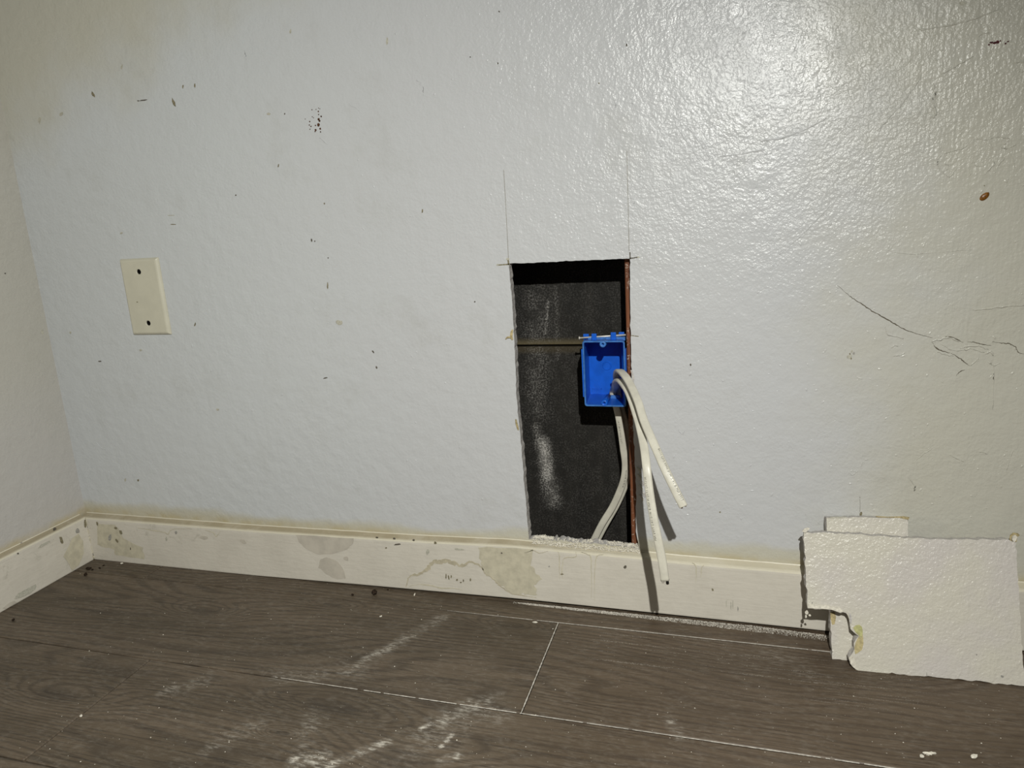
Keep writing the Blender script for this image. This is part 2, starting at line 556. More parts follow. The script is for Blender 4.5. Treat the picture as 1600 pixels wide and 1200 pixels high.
def wall_layer(y, jit, seed):
    rr = random.Random(seed)
    o = [bm.verts.new((x, y, z)) for x, z in ((X0, 0.0), (X1, 0.0), (X1, ZT), (X0, ZT))]
    h = [bm.verts.new((p[0] + rr.gauss(0, jit), y, p[1] + rr.gauss(0, jit))) for p in loop]
    es = [bm.edges.new((o[i], o[(i + 1) % 4])) for i in range(4)]
    es += [bm.edges.new((h[i], h[(i + 1) % len(h)])) for i in range(len(h))]
    bmesh.ops.triangle_fill(bm, use_beauty=True, use_dissolve=False, edges=es)
    return o, h


fo, fh = wall_layer(0.0, 0.0, 1)
bo, bh = wall_layer(TH, 0.0004, 2)
for i in range(4):
    bm.faces.new((fo[i], fo[(i + 1) % 4], bo[(i + 1) % 4], bo[i]))
for i in range(len(fh)):
    f = bm.faces.new((fh[i], fh[(i + 1) % len(fh)], bh[(i + 1) % len(fh)], bh[i]))
    f.material_index = 1
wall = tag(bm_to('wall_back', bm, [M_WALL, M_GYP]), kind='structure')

# cavity: black sheathing boards, framing
cav = tag(empty('wall_sheathing', (0.85, 0.0975, 0)), kind='structure')
DP = 0.095
bm = bmesh.new(); bx(bm, X0, X1, DP, DP + .018, 0.3455, ZT, 0.0016, 2)
bm_to('sheathing_board', bm, M_UPPER, cav, origin=(0.85, DP, 0.345))
bm = bmesh.new(); bx(bm, X0, X1, DP, DP + .018, 0.0, 0.3425, 0.0016, 2)
bm_to('sheathing_board', bm, M_LOWER, cav, origin=(0.85, DP, 0.0))
bm = bmesh.new(); bx(bm, X0, X1, DP + .012, DP + .03, 0.32, 0.37)
bm_to('backing_strip', bm, M_BLACK, cav)
bm = bmesh.new(); bx(bm, 0.9165, 0.9545, TH + .0005, DP - .0005, 0.04, 1.2, 0.003, 3)
bm_to('wall_stud', bm, M_STUD, cav, origin=(0.935, 0.05, 0.04))
bm = bmesh.new(); bx(bm, 0.535, 0.573, TH + .0005, DP - .0005, 0.04, 1.2, 0.003, 2)
bm_to('wall_stud', bm, M_STUD, cav, origin=(0.555, 0.05, 0.04))
bm = bmesh.new(); bx(bm, 0.5, 1.0, TH + .0005, DP - .0005, 1.2, 1.24)
bm_to('top_plate', bm, M_STUD, cav)
bm = bmesh.new(); bx(bm, 0.5, 1.0, TH + .0005, DP - .0005, 0.0, 0.04)
bm_to('sole_plate', bm, M_STUD, cav)

# left wall, leaning very slightly
lean = lambda z: -0.0040 + 0.011 * z
v = []
for xo in (0.0, -0.1):
    for (y, z) in ((0.0, 0.0), (-1.0, 0.0), (-1.0, ZT), (0.0, ZT)):
        v.append((lean(z) + xo, y, z))
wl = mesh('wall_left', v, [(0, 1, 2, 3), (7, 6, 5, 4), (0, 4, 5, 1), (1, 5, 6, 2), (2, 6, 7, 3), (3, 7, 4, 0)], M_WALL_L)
tag(wl, kind='structure')

# ---------------------------------------------------------------- floor
bm = bmesh.new(); bx(bm, -0.05, 2.3, -0.957, 0.013, -0.03, -0.008)
floor = tag(bm_to('floor', bm, M_SUB), kind='structure')
C1, C2 = -0.0515, -0.2325
E1, E2 = 0.8269, 0.3297
edges_y = [-0.001, C1, C2, C2 - .181, C2 - .362, C2 - .543, C2 - .724]
eA = on_z(240, 893)[0]
eD = on_z(45, 1181)[0]
ends = [[-.03, eA, eA + 1.2, 2.29], [-.03, E1, E1 + 1.2, 2.29], [-.03, E2, E2 + 1.2, 2.29], [-.03, 0.72, 1.92, 2.29],
        [-.03, 0.35, 1.55, 2.29], [-.03, 1.0, 2.2, 2.29]]
for r in range(6):
    for a, b in zip(ends[r][:-1], ends[r][1:]):
        bm = bmesh.new()
        g = 0.0008
        bx(bm, a + g, b - g, edges_y[r + 1] + g, edges_y[r] - g, -0.0078, 0.0 + random.uniform(-.0001, .0001), 0.0012, 1)
        bm_to('plank', bm, M_FLOOR, floor, origin=((a + b) / 2, (edges_y[r] + edges_y[r + 1]) / 2, -0.004))

# ---------------------------------------------------------------- baseboards
def baseboard(name, xs, edge_z, bot_z, mat, along):
    """profile swept along the wall; edge_z(s) top front edge height, bot_z(s) underside height"""
    prof_n = None
    V = []; Fc = []
    for s in xs:
        ez = edge_z(s); bz = bot_z(s)
        prof = [(0.0005, bz + .0), (0.0120, bz), (0.0123, bz + .0015), (0.0120, ez - .006), (0.0118, ez - .0035),
                (0.0110, ez - .0012), (0.0095, ez - .0002), (0.0060, ez + .0008), (0.0030, ez + .0018), (0.0008, ez + .0026), (0.0002, ez + .0038)]
        prof_n = len(prof)
        for d, z in prof:
            V.append((s, -d, z) if along == 'x' else (d + lean(z), -s, z))
    n = len(xs)
    for i in range(n - 1):
        for k in range(prof_n - 1):
            a = i * prof_n + k
            f = (a, a + 1, a + prof_n + 1, a + prof_n)
            Fc.append(f if along == 'x' else f[::-1])
    Fc.append(tuple(range(prof_n))[::-1]); Fc.append(tuple((n - 1) * prof_n + k for k in range(prof_n)))
    o = mesh(name, V, Fc, mat, smooth=False)
    tag(o, kind='structure')
    return o


ezp = np.array([on_y(*q, -.012)[[0, 2]] for q in [(155, 809), (400, 828), (645, 843.5), (800, 851), (869, 858), (998, 869.5), (1060, 876.5), (1250, 892.5)]])
ezx = lambda s: float(np.interp(s, ezp[:, 0], ezp[:, 1] - .0008)) + .0004 * mnoise.noise(Vector((s * 40, 3, 1)))
bzp = np.array([on_y(*q, -.012)[[0, 2]] for q in [(150, 877), (400, 899), (560, 912.7), (820, 936), (1050, 960), (1297, 986)]])
bzx = lambda s: max(0.0003, float(np.interp(s, bzp[:, 0], bzp[:, 1])) - .0002)
base_b = baseboard('baseboard_back', np.linspace(0.0, 2.29, 230), ezx, bzx, M_TRIM, 'x')
base_l = baseboard('baseboard_left', np.linspace(0.0118, 1.0, 100), lambda s: 0.0785, lambda s: 0.0003, M_TRIM_L, 'y')
# dark void below the raised stretch of baseboard is real: the board stands off the floor there


# ---------------------------------------------------------------- flat marks on surfaces (films a fraction of a millimetre thick)
def film(name, outline, mat, parent, th=0.0002, nrm=(0, -1, 0)):
    """outline: 3-D points lying on the surface, counter-clockwise or not; extruded by th along nrm"""
    bm = bmesh.new()
    n = np.array(nrm, float)
    a = [bm.verts.new(tuple(np.array(p) + n * 0.00003)) for p in outline]
    b = [bm.verts.new(tuple(np.array(p) + n * th)) for p in outline]
    k = len(a)
    for i in range(k):
        bm.faces.new((a[i], a[(i + 1) % k], b[(i + 1) % k], b[i]))
    es = [bm.edges.get((b[i], b[(i + 1) % k])) for i in range(k)]
    bmesh.ops.triangle_fill(bm, use_beauty=True, edges=es)
    return bm_to(name, bm, mat, parent, origin=np.mean(np.array(outline), 0))


def wob(outline, amp, sub=3, seed=0):
    rr = random.Random(seed)
    out = []
    n = len(outline)
    for i in range(n):
        a = np.array(outline[i], float); b = np.array(outline[(i + 1) % n], float)
        for k in range(sub):
            out.append(tuple(a + (b - a) * k / sub + np.array([rr.gauss(0, amp), rr.gauss(0, amp)])))
    return out


def blob_px(u, v, w, h, ang=0.0, n=9, irr=0.25, seed=0):
    rr = random.Random(int(u * 13 + v * 7 + seed))
    o = []
    c, s = math.cos(math.radians(ang)), math.sin(math.radians(ang))
    for k in range(n):
        a = 2 * math.pi * k / n
        r = 1 + rr.uniform(-irr, irr)
        x = w / 2 * math.cos(a) * r; y = h / 2 * math.sin(a) * r
        o.append((u + c * x - s * y, v + s * x + c * y))
    return o


def mark(u, v, w, h, ang, mat, name='scuff_mark', parent=None, y=0.0, th=.0004):
    return film(name, [on_y(a, b, y) for a, b in blob_px(u, v, w, h, ang)], mat, parent or wall, th)


def ribbon_px(pts, w, y=0.0, seed=0, irr=0.25, taper=True):
    rr = random.Random(seed)
    P = np.array(pts, float)
    L = []; Rr = []
    n = len(P)
    for i in range(n):
        d = P[min(i + 1, n - 1)] - P[max(i - 1, 0)]
        d /= np.linalg.norm(d) + 1e-9
        nn = np.array([-d[1], d[0]])
        ww = w * (1 + rr.uniform(-irr, irr))
        if taper: ww *= max(0.3, min(1.0, 3.0 * min(i + .3, n - .7 - i) / n))
        L.append(P[i] + nn * ww / 2); Rr.append(P[i] - nn * ww / 2)
    return [on_y(a, b, y) for a, b in L + Rr[::-1]]


def ribbon(name, pts, w, mat, parent, y=0.0, seed=0, irr=0.25, th=.0002, dense=4, taper=True, jit=0.0):
    P = catmull([(a, b, 0) for a, b in pts], dense)[:, :2]
    if jit:
        rr = random.Random(seed + 5)
        P = P + np.array([[rr.gauss(0, jit), rr.gauss(0, jit)] for _ in P])
    return film(name, ribbon_px(P, w, y, seed, irr, taper), mat, parent, th)


for (u, v, w, h, a, m) in [
    (145.5, 147.5, 4, 9, -25, M_MARK), (216, 157.5, 3, 2, 0, M_MARK2), (225, 156.5, 13, 2, -8, M_MARK2), (271.5, 160, 3.5, 14, -22, M_MARK),
    (286, 135, 2, 6, 8, M_MARK), (304.5, 134, 2, 6, 0, M_MARK), (190.5, 104, 3, 7, 10, M_FAINT), (96, 178, 5, 7, 30, M_FAINT),
    (454, 49, 3, 6, 10, M_FAINT), (605, 64, 4, 12, 5, M_FAINT), (62, 188, 4, 10, 5, M_FAINT), (420, 178, 6, 4, 20, M_FAINT),
    (435, 259, 1.8, 6, 10, M_MARK), (368.5, 305, 2, 2.5, 0, M_MARK2), (660, 330, 2.5, 6, 5, M_MARK), (507, 318, 2, 3, 0, M_MARK),
    (487, 375, 2.2, 5, -10, M_MARK2), (492, 377, 1.8, 2.5, 0, M_MARK2), (513, 403, 2, 2, 0, M_MARK2), (512, 446, 2, 11, 0, M_MARK),
    (305, 507, 2.2, 7, 15, M_MARK), (583, 549.5, 2.2, 5, -35, M_MARK2), (588.5, 574, 2.5, 4, -20, M_MARK2), (156, 564.5, 5, 2, 0, M_MARK2),
    (509, 590.5, 8, 1.8, -12, M_MARK2), (742, 471.5, 2.2, 3, 0, M_MARK2), (780, 18, 3, 2, 20, M_MARK2), (735, 89, 2, 2, 0, M_MARK2),
    (778, 99, 2, 3, 0, M_MARK2), (196, 750, 2.5, 5, 0, M_FAINT), (216, 750.5, 3, 4, 20, M_MARK), (445, 178, 1.8, 2.5, 0, M_MARK2),
    (268, 336.5, 11, 1.2, 0, M_FAINT), (271, 350.5, 9, 1.4, 0, M_MARK), (190, 364, 5, 3, -20, M_FAINT), (1079, 570, 2.5, 4, -20, M_MARK2),
    (1331, 549, 3, 5, 30, M_FAINT), (1327, 557, 6, 8, 35, M_FAINT), (1334, 552, 3, 4, 0, M_PENCIL), (1330, 560, 2, 3, 0, M_MARK), (1328, 553, 2, 3, 0, M_MARK),
    (530, 504, 10, 8, 0, M_FAINT), (979, 70.5, 2.5, 5, 0, M_MARK2), (936, 130, 2, 3, 0, M_MARK), (1345, 803, 4, 7, 35, M_MARK),
    (1504, 5, 9, 6, 0, M_FAINT), (1125, 800, 3, 2, 0, M_MARK), (340, 640, 5, 3, 0, M_FAINT), (220, 547, 4, 3, 0, M_FAINT), (110, 520, 3, 4, 0, M_FAINT)]:
    mark(u, v, w, h, a, m)
for (u, v, w) in [(498, 186.5, 3.5), (499.5, 189, 3), (498, 195, 4.2), (497.5, 174, 2), (498, 179, 1.6), (502, 182, 2.4), (494, 171, 1.4), (484, 190, 1.8),
                  (483.5, 195.5, 1.8), (486, 197.5, 2), (493, 196, 1.8), (493.5, 203, 3), (492.5, 205.5, 2), (500.5, 201, 2.6), (484.5, 202, 1.5), (501, 206, 1.8),
                  (487.5, 171.5, 1.5), (488, 182.5, 1.3), (477, 186, 1.2), (490, 184, 1.2), (498, 169, 1.3), (500, 170, 1.2)]:
    mark(u, v, w, w * 1.15, 0, M_RUST, 'rust_speck')
for (u, v, w, h) in [(1554, 67, 7, 4), (1549, 66.5, 6, 3), (1559, 66, 5, 5), (1545, 70, 3, 2.5), (1571, 68, 3, 3), (1575, 65, 4, 2), (1563, 64, 2.5, 2)]:
    mark(u, v, w, h, -12, M_MAROON, 'maroon_speck')
mark(1538, 290, 1.8, 1.8, 0, M_MARK, 'rust_speck')
# hardened amber drop
c0 = on_y(1538.5, 307, 0)
bm = bmesh.new(); bmesh.ops.create_icosphere(bm, subdivisions=3, radius=1.0)
for v_ in bm.verts:
    p = v_.co.copy()
    x = p.x * .0042 + p.z * .0012; z = p.z * .0040 + p.x * .0008
    k = 1 + .12 * mnoise.noise(p * 1.7)
    v_.co = Vector((c0[0] + x * k, c0[1] - max(p.y * -1, -.3) * .0016, c0[2] + z * k))
bm_to('amber_drop', bm, M_DROP, wall, True, origin=c0)

# pencil layout lines and over-cuts
for nm, pts, w, m in [('pencil_line', [(787, 265), (791, 335), (794.5, 404)], .9, M_PENCIL), ('pencil_line', [(979.5, 236), (981.5, 320), (983, 392)], 1.0, M_PENCIL),
                      ('saw_overcut', [(778, 414.2), (786, 413.6), (795, 413)], 2.0, M_MARK), ('saw_overcut', [(793.5, 403), (794.2, 408), (795, 414)], 2.6, M_MARK),
                      ('saw_overcut', [(984, 403.6), (990, 403), (997, 402)], 1.7, M_MARK2), ('saw_overcut', [(984.3, 394), (984.5, 399), (984.8, 405)], 1.7, M_MARK2),
                      ('pencil_line', [(986, 524), (992, 525), (998, 525.5)], 1.2, M_MARK), ('pencil_line', [(1343.5, 776), (1344, 790), (1343.5, 800)], .9, M_PENCIL)]:
    ribbon(nm, pts, w, m, wall, seed=len(pts), dense=6, taper=False, irr=.15)
mark(793.5, 404.5, 5, 4, 0, M_FAINT, 'torn_paper')
mark(777.5, 414, 3, 3, 0, M_FAINT, 'torn_paper')
mark(997.5, 401.7, 3.5, 3, 0, M_FAINT, 'torn_paper')

# ---------------------------------------------------------------- plaster cracks, paint ridges
def ridge(pts, r_px, name='paint_ridge', mat=None, seed=0, dense=5, jit=.5, yb=0.0):
    P = catmull([(a, b, 0) for a, b in pts], dense)
    rr = random.Random(seed)
    bm = bmesh.new()
    q = []; rad = []
    n = len(P)
    for i, p in enumerate(P):
        q.append(on_y(p[0] + rr.gauss(0, jit), p[1] + rr.gauss(0, jit), yb))
        rad.append(r_px * .0006 * (1 + rr.uniform(-.45, .45)) * (1 if 0 < i < n - 1 else .3))
    # half-round welt, flattened towards the wall
    tube(bm, q, rad, 6)
    for v_ in bm.verts:
        v_.co.y = yb + (v_.co.y - yb) * .55
    return bm_to(name, bm, mat or M_WALL, wall, True, origin=q[0])


crack = [(1308, 445), (1325, 460), (1345, 474), (1368, 489), (1390, 501), (1412, 514), (1435, 522), (1456, 528)]
ribbon('plaster_crack', crack, 1.4, M_CRACK, wall, seed=3, dense=8, irr=.4, jit=.35)
ribbon('plaster_crack', [(1456, 534), (1463, 544), (1475, 549), (1484, 551)], 1.6, M_CRACK, wall, seed=4, dense=6, irr=.4, jit=.35)
ribbon('plaster_crack', [(1486, 552), (1500, 560), (1508, 567), (1515, 571)], 1.4, M_CRACK, wall, seed=5, dense=6, irr=.4, jit=.35)
ribbon('plaster_crack', [(1470, 529), (1482, 526), (1497, 531), (1504, 535)], 1.4, M_CRACK, wall, seed=6, dense=6, irr=.4, jit=.35)
ribbon('plaster_crack', [(1512, 534), (1524, 535), (1535, 538), (1549, 540)], 1.4, M_CRACK, wall, seed=7, dense=6, irr=.4, jit=.35)
ribbon('plaster_crack', [(1550, 534), (1565, 536), (1578, 537.5), (1586, 542), (1592, 551), (1602, 553)], 1.5, M_CRACK, wall, seed=8, dense=6, irr=.4, jit=.35)
ribbon('plaster_crack', [(1494, 587), (1501, 580), (1508, 578)], 1.2, M_CRACK, wall, seed=9, dense=5, jit=.3)
for i, (pts, r_) in enumerate([
    ([(1455, 533), (1470, 530), (1484, 528), (1498, 534)], 1.6), ([(1470, 536), (1485, 546), (1500, 547), (1516, 545), (1538, 550)], 1.4),
    ([(1462, 548), (1475, 553), (1490, 556)], 1.5), ([(1500, 545), (1510, 541), (1530, 541), (1545, 546)], 1.4),
    ([(1540, 553), (1548, 549), (1552, 556)], 1.8), ([(1544, 566), (1552, 570), (1562, 568)], 1.4), ([(1515, 572), (1524, 565), (1529, 558)], 1.2),
    ([(1381, 508), (1388, 522), (1402, 526), (1412, 530)], 1.5), ([(1396, 556), (1408, 554), (1414, 550)], 1.5), ([(1392, 544), (1398, 540), (1405, 541)], 1.3),
    # peeled outline upper right
    ([(1464, 249), (1473, 241), (1488, 236), (1506, 231), (1518, 219), (1532, 217), (1543, 218.5), (1556, 213.5), (1570, 215), (1577, 218)], 1.2),
    ([(1577, 219), (1569, 224), (1566, 231), (1573, 232), (1580, 229), (1588, 225)], 1.3), ([(1465, 250), (1466, 262), (1474, 270), (1483, 276), (1492, 266), (1503, 253)], 1.3),
    ([(1520, 250), (1524, 258), (1534, 260), (1541, 256)], .9), ([(1538, 273), (1547, 263), (1553, 256), (1550, 248)], 1.2), ([(1556, 265), (1560, 257), (1570, 247)], 1.1),
    ([(1511, 277), (1517, 272)], 1.2), ([(1577, 235), (1582, 248), (1585, 262)], .9), ([(1475, 255), (1481, 258), (1479, 266)], 1.2),
    # long scratches and brush welts near the glare
    ([(1436, 47), (1462, 43), (1490, 38), (1520, 30), (1560, 15)], 1.6), ([(1188, 221), (1230, 213), (1262, 200), (1292, 184)], 1.6),
    ([(1122, 245), (1155, 241), (1195, 233)], 1.2), ([(1370, 205), (1395, 178), (1418, 150), (1440, 118)], 1.5), ([(1215, 400), (1255, 365), (1300, 318)], .9),
    ([(1330, 308), (1362, 262), (1385, 225)], 1.0), ([(1470, 115), (1497, 101), (1521, 88)], 1.5), ([(1528, 58), (1534, 53), (1546, 51)], 1.2),
    ([(1585, 98), (1592, 96), (1602, 98)], 1.3), ([(1590, 112), (1596, 112), (1602, 108)], 1.2), ([(1520, 484), (1545, 482), (1570, 479), (1602, 477)], 1.6),
    ([(1458, 130), (1461, 145), (1457, 160), (1462, 175), (1458, 186)], 1.8), ([(1452, 165), (1460, 170), (1464, 180)], 1.6),
    ([(1390, 393), (1430, 397), (1480, 393), (1520, 390)], .7), ([(1388, 392), (1402, 377), (1425, 362)], .6),
    ([(1075, 200), (1095, 225), (1110, 250)], 1.0), ([(1062, 205), (1080, 232), (1098, 258)], 1.0), ([(1030, 222), (1034, 230)], 1.6), ([(960, 155), (963, 168)], 1.2),
    ([(986, 155), (990, 162)], 1.3), ([(985, 308), (992, 313), (990, 318)], 1.2), ([(999, 275), (1001, 276)], 1.4), ([(1345, 730), (1350, 720), (1356, 718)], .9),
    ([(1340, 735), (1332, 742), (1325, 737)], .9), ([(1420, 745), (1425, 752), (1430, 760), (1428, 768)], 1.2), ([(1425, 725), (1440, 712), (1455, 698)], .8),
    ([(1438, 712), (1450, 704), (1462, 697)], .8), ([(1482, 710), (1495, 716), (1506, 721)], 1.0), ([(1524, 705), (1535, 706), (1543, 709)], .8),
    ([(1585, 700), (1578, 715), (1573, 735)], .8), ([(1548, 560), (1553, 580), (1552, 600), (1551, 640)], .8),
    ([(150, 690), (158, 700), (166, 702)], .8), ([(1100, 635), (1110, 640), (1120, 638)], .6), ([(1060, 672), (1066, 678), (1070, 672)], .9),
    ([(500, 216), (512, 226)], .9), ([(545, 162), (560, 172), (566, 178)], .8), ([(382, 78), (385, 93)], .8), ([(650, 125), (660, 132), (662, 150)], .7)]):
    ridge(pts, r_, seed=i)
# little welts and blisters scattered over the paint (one joined, uncountable layer)
V = []; Fc = []
for k in range(900):
    if k < 650:
        u, v_ = rng.uniform(880, 1600), rng.uniform(0, 820)
    else:
        u, v_ = rng.uniform(120, 880), rng.uniform(20, 790)
    if 770 < u < 1010 and 390 < v_ < 870: continue
    p = on_y(u, v_, 0)
    if p[2] < .1 or p[2] > 1.2: continue
    r_ = .0005 + .0009 * rng.random() ** 2
    a_ = rng.uniform(0, 3.14); e = rng.uniform(1, 2.6)
    b0 = len(V)
    for kk in range(6):
        t_ = kk * math.pi / 3
        x, z = r_ * e * math.cos(t_), r_ * math.sin(t_)
        V.append((p[0] + x * math.cos(a_) - z * math.sin(a_), 0.0, p[2] + x * math.sin(a_) + z * math.cos(a_)))
    for kk in range(6):
        t_ = kk * math.pi / 3
        x, z = .5 * r_ * e * math.cos(t_), .5 * r_ * math.sin(t_)
        V.append((p[0] + x * math.cos(a_) - z * math.sin(a_), -.35 * r_, p[2] + x * math.sin(a_) + z * math.cos(a_)))
    for kk in range(6):
        Fc.append((b0 + kk, b0 + (kk + 1) % 6, b0 + 6 + (kk + 1) % 6, b0 + 6 + kk))
    Fc.append(tuple(b0 + 6 + kk for kk in range(6)))
tag(mesh('paint_welts', V, Fc, M_WALL, wall, True), kind='stuff')

# ---------------------------------------------------------------- baseboard stains
YB = -0.0124
fb = lambda name, px, m, amp=.6, sub=3, seed=0: film(name, [on_y(a, b, YB) for a, b in wob(px, amp, sub, seed)], m, base_b, .0002)
fb('damp_stain', [(462, 835), (553, 842), (551, 850), (540, 859), (520, 865), (498, 866), (478, 858), (467, 847)], M_DAMP, .5, 3, 1)
fb('damp_stain', [(500, 874), (511, 871), (524, 875), (536, 888), (541, 903), (528, 905), (508, 897), (498, 886)], M_DAMP, .5, 3, 2)
mark(541, 872.5, 8, 6, 20, M_DAMP, 'damp_stain', base_b, YB)
fb('old_paint_patch', [(747, 854), (775, 855), (835, 860), (829, 884), (838, 893), (846, 905), (836, 915), (838, 932), (820, 929), (802, 927), (785, 918), (772, 906), (757, 894), (751, 877)], M_OLIVE, 1.2, 4, 3)
fb('old_paint_patch', [(152, 818), (180, 821), (184, 826), (192, 841), (222, 856), (226, 874), (180, 867), (178, 858), (152, 851)], M_OLIVE, .8, 4, 4)
ribbon('paint_edge_line', [(634, 915), (638, 904), (642, 899), (655, 896), (664, 892), (671, 885), (676, 878), (686, 878), (699, 876), (712, 881), (722, 884), (734, 878), (745, 881), (752, 886), (757, 896)],
       5.0, M_OLIVE2, base_b, YB, 3, .5, dense=4, jit=.7)
ribbon('paint_edge_line', [(757, 896), (768, 902), (776, 910), (786, 919), (800, 927), (820, 931), (838, 934)], 1.8, M_OLIVE2, base_b, YB, 5, .4, dense=4, jit=.4, th=.0003)
ribbon('paint_edge_line', [(640, 916), (655, 913), (672, 915), (690, 919), (707, 919), (722, 922)], 1.8, M_OLIVE, base_b, YB, 6, .5, dense=4, jit=.4)
for i, pts in enumerate([[(872, 862), (874, 870), (874, 885), (874, 905)], [(880, 878), (878, 890), (879, 905)], [(900, 862), (899, 870), (882, 872), (879, 880)],
                         [(908, 862), (918, 866), (923, 870), (924, 890), (924, 935)], [(943, 866), (934, 868), (931, 876), (929, 900), (929, 940)],
                         [(1082, 879), (1087, 884), (1088, 895), (1087, 910)], [(1100, 883), (1096, 888), (1095, 902)],
                         [(820, 864), (833, 860), (843, 864), (856, 861)], [(300, 826), (270, 827), (262, 835), (258, 832), (240, 829), (225, 826), (215, 825)],
                         [(345, 829), (338, 838), (333, 832), (320, 828)]]):
    ribbon('drip_line', pts, 1.3, M_OLIVE, base_b, YB, i, .35, dense=5, jit=.25)
for (u, v, w, h, a, m) in [(977, 886, 4.5, 5, 20, M_MARK2), (589, 839.5, 5, 2, 10, M_MARK2), (616, 841, 4.5, 2.5, 10, M_MARK2), (646.5, 843.5, 3.5, 3, 0, M_MARK2), (680, 848, 3.5, 5, -30, M_MARK),
                           (621, 850.5, 11, 2, -8, M_MARK2), (603, 856, 3, 2, 0, M_MARK), (784, 864, 2.5, 3, -20, M_MARK2), (697, 900, 2, 8, 0, M_MARK), (701, 902, 2, 7, -15, M_MARK), (705, 901, 2, 5, 0, M_MARK),
                           (714, 906, 3, 3, 0, M_MARK), (724, 907, 2, 4, 0, M_MARK), (735, 906, 2.5, 5, 0, M_MARK), (720, 910, 3, 2, 0, M_MARK), (717, 858, 16, 3, 5, M_FAINT), (668, 862, 5, 10, 15, M_FAINT),
                           (1113.5, 921, 3, 4, -30, M_MARK), (1142, 946, 1.4, 12, 0, M_FAINT), (1145, 944, 1.4, 16, 0, M_FAINT), (1153, 951, 1.6, 8, 0, M_PENCIL), (1135, 943, 1.2, 14, 0, M_FAINT),
                           (181, 825, 4, 5, -30, M_MARK), (189, 832, 4, 8, -20, M_MARK), (172, 840, 5, 9, 15, M_PENCIL), (183, 845, 3, 7, -30, M_MARK), (152, 818, 3, 7, -20, M_MARK), (204, 857, 1.6, 4, 0, M_MARK2),
                           (380, 846, 10, 6, 20, M_DAMP), (318, 840, 14, 5, 5, M_DAMP), (275, 832, 4, 5, 0, M_PENCIL), (260, 842, 3, 6, 0, M_FAINT), (878, 897, 5, 2, 0, M_MARK), (858, 885, 3, 2, 0, M_PENCIL)]:
    mark(u, v, w, h, a, m, 'scuff_mark', base_b, YB)


def mark_x(u, v, w, h, a, m, x, parent, name='scuff_mark'):
    return film(name, [on_x(q, r_, x) for q, r_ in blob_px(u, v, w, h, a)], m, parent, .0002 if m is M_OLIVE else .0004, (1, 0, 0))


XB = 0.0124 + lean(.05)
for (u, v, w, h, a, m) in [(96, 844, 5, 13, -20, M_MARK), (121, 829, 6, 8, 0, M_PENCIL), (115, 862, 26, 50, 10, M_OLIVE), (28, 865, 3, 3, 0, M_MARK2), (133, 818, 4, 12, 0, M_MARK), (70, 850, 24, 4, -28, M_FAINT), (40, 925, 42, 9, -28, M_FAINT), (15, 945, 26, 6, -30, M_DAMP)]:
    mark_x(u, v, w, h, a, m, XB, base_l)
mark_x(85, 826.5, 6, 4, -25, M_MARK2, .0124 + lean(.08), base_l)
mark_x(34, 849, 4, 3, 0, M_PENCIL, lean(.1) + .0003, wl)
mark_x(8, 427, 2, 2, 0, M_MARK2, lean(.5) + .0003, wl)
mark_x(66, 519, 5, 7, 0, M_FAINT, lean(.35) + .0003, wl)
# caulk bead down the inside corner of the boards
bm = bmesh.new()
q = []
for k in range(14):
    z = .001 + k * .0058
    q.append((0.0118 + lean(z) + random.uniform(-.0006, .0006), -0.0118 + random.uniform(-.0006, .0006), z))
tube(bm, q, [.0016 + random.uniform(-.0005, .0006) for _ in q], 8)
bm_to('caulk_bead', bm, M_OLIVE, base_b, True, origin=q[0])


# ---------------------------------------------------------------- loose grains
def grains(name, pts, sizes, mat, parent=None):
    oct_v = np.array([(1, 0, 0), (0, 1, 0), (-1, 0, 0), (0, -1, 0), (0, 0, 1), (0, 0, -.6)], float)
    oct_f = np.array([(0, 1, 4), (1, 2, 4), (2, 3, 4), (3, 0, 4), (1, 0, 5), (2, 1, 5), (3, 2, 5), (0, 3, 5)])
    n = len(pts)
    ang = rng.uniform(0, 6.28, n)
    j = rng.uniform(.6, 1.3, (n, 6, 3))
    v = oct_v[None] * j
    x = v[..., 0] * np.cos(ang)[:, None] - v[..., 1] * np.sin(ang)[:, None]
    y = v[..., 0] * np.sin(ang)[:, None] + v[..., 1] * np.cos(ang)[:, None]
    v = np.stack([x, y, v[..., 2]], -1) * np.array(sizes)[:, None, None] + np.array(pts)[:, None, :]
    f = (oct_f[None] + (np.arange(n) * 6)[:, None, None]).reshape(-1, 3)
    return mesh(name, v.reshape(-1, 3), f.tolist(), mat, parent)


# saw dust lying along the foot of the baseboard
n = 7500
u = rng.uniform(0, 1, n)
a = on_z(800, 937); b = on_z(1310, 991)
xs = a[0] + (b[0] - a[0]) * u
w = .0022 + .0075 * np.clip((u - .0) / .75, 0, 1) ** 1.2
off = rng.random(n) ** 1.5
fade = rng.random(n) < np.where(u > .82, 1 - (off * 1.0) ** .7 * .7, np.clip(u * 12, 0, 1))
bump_ = np.array([.6 + .6 * mnoise.noise(Vector((float(x) * 60, 0, 0))) for x in xs])
ys = -0.0125 - np.where(u > .75, .006 * (u - .75) / .25, .001) - off * w * (1 + .4 * bump_)
sz = .00025 + .00045 * rng.random(n)
P = np.stack([xs, ys, sz * .4 + (1 - off) * .0006 * rng.random(n)], 1)[fade]
tag(grains('saw_dust', P, sz[fade], M_DUST), 'thin ragged line of white plaster dust along the foot of the back baseboard', 'dust', kind='stuff')
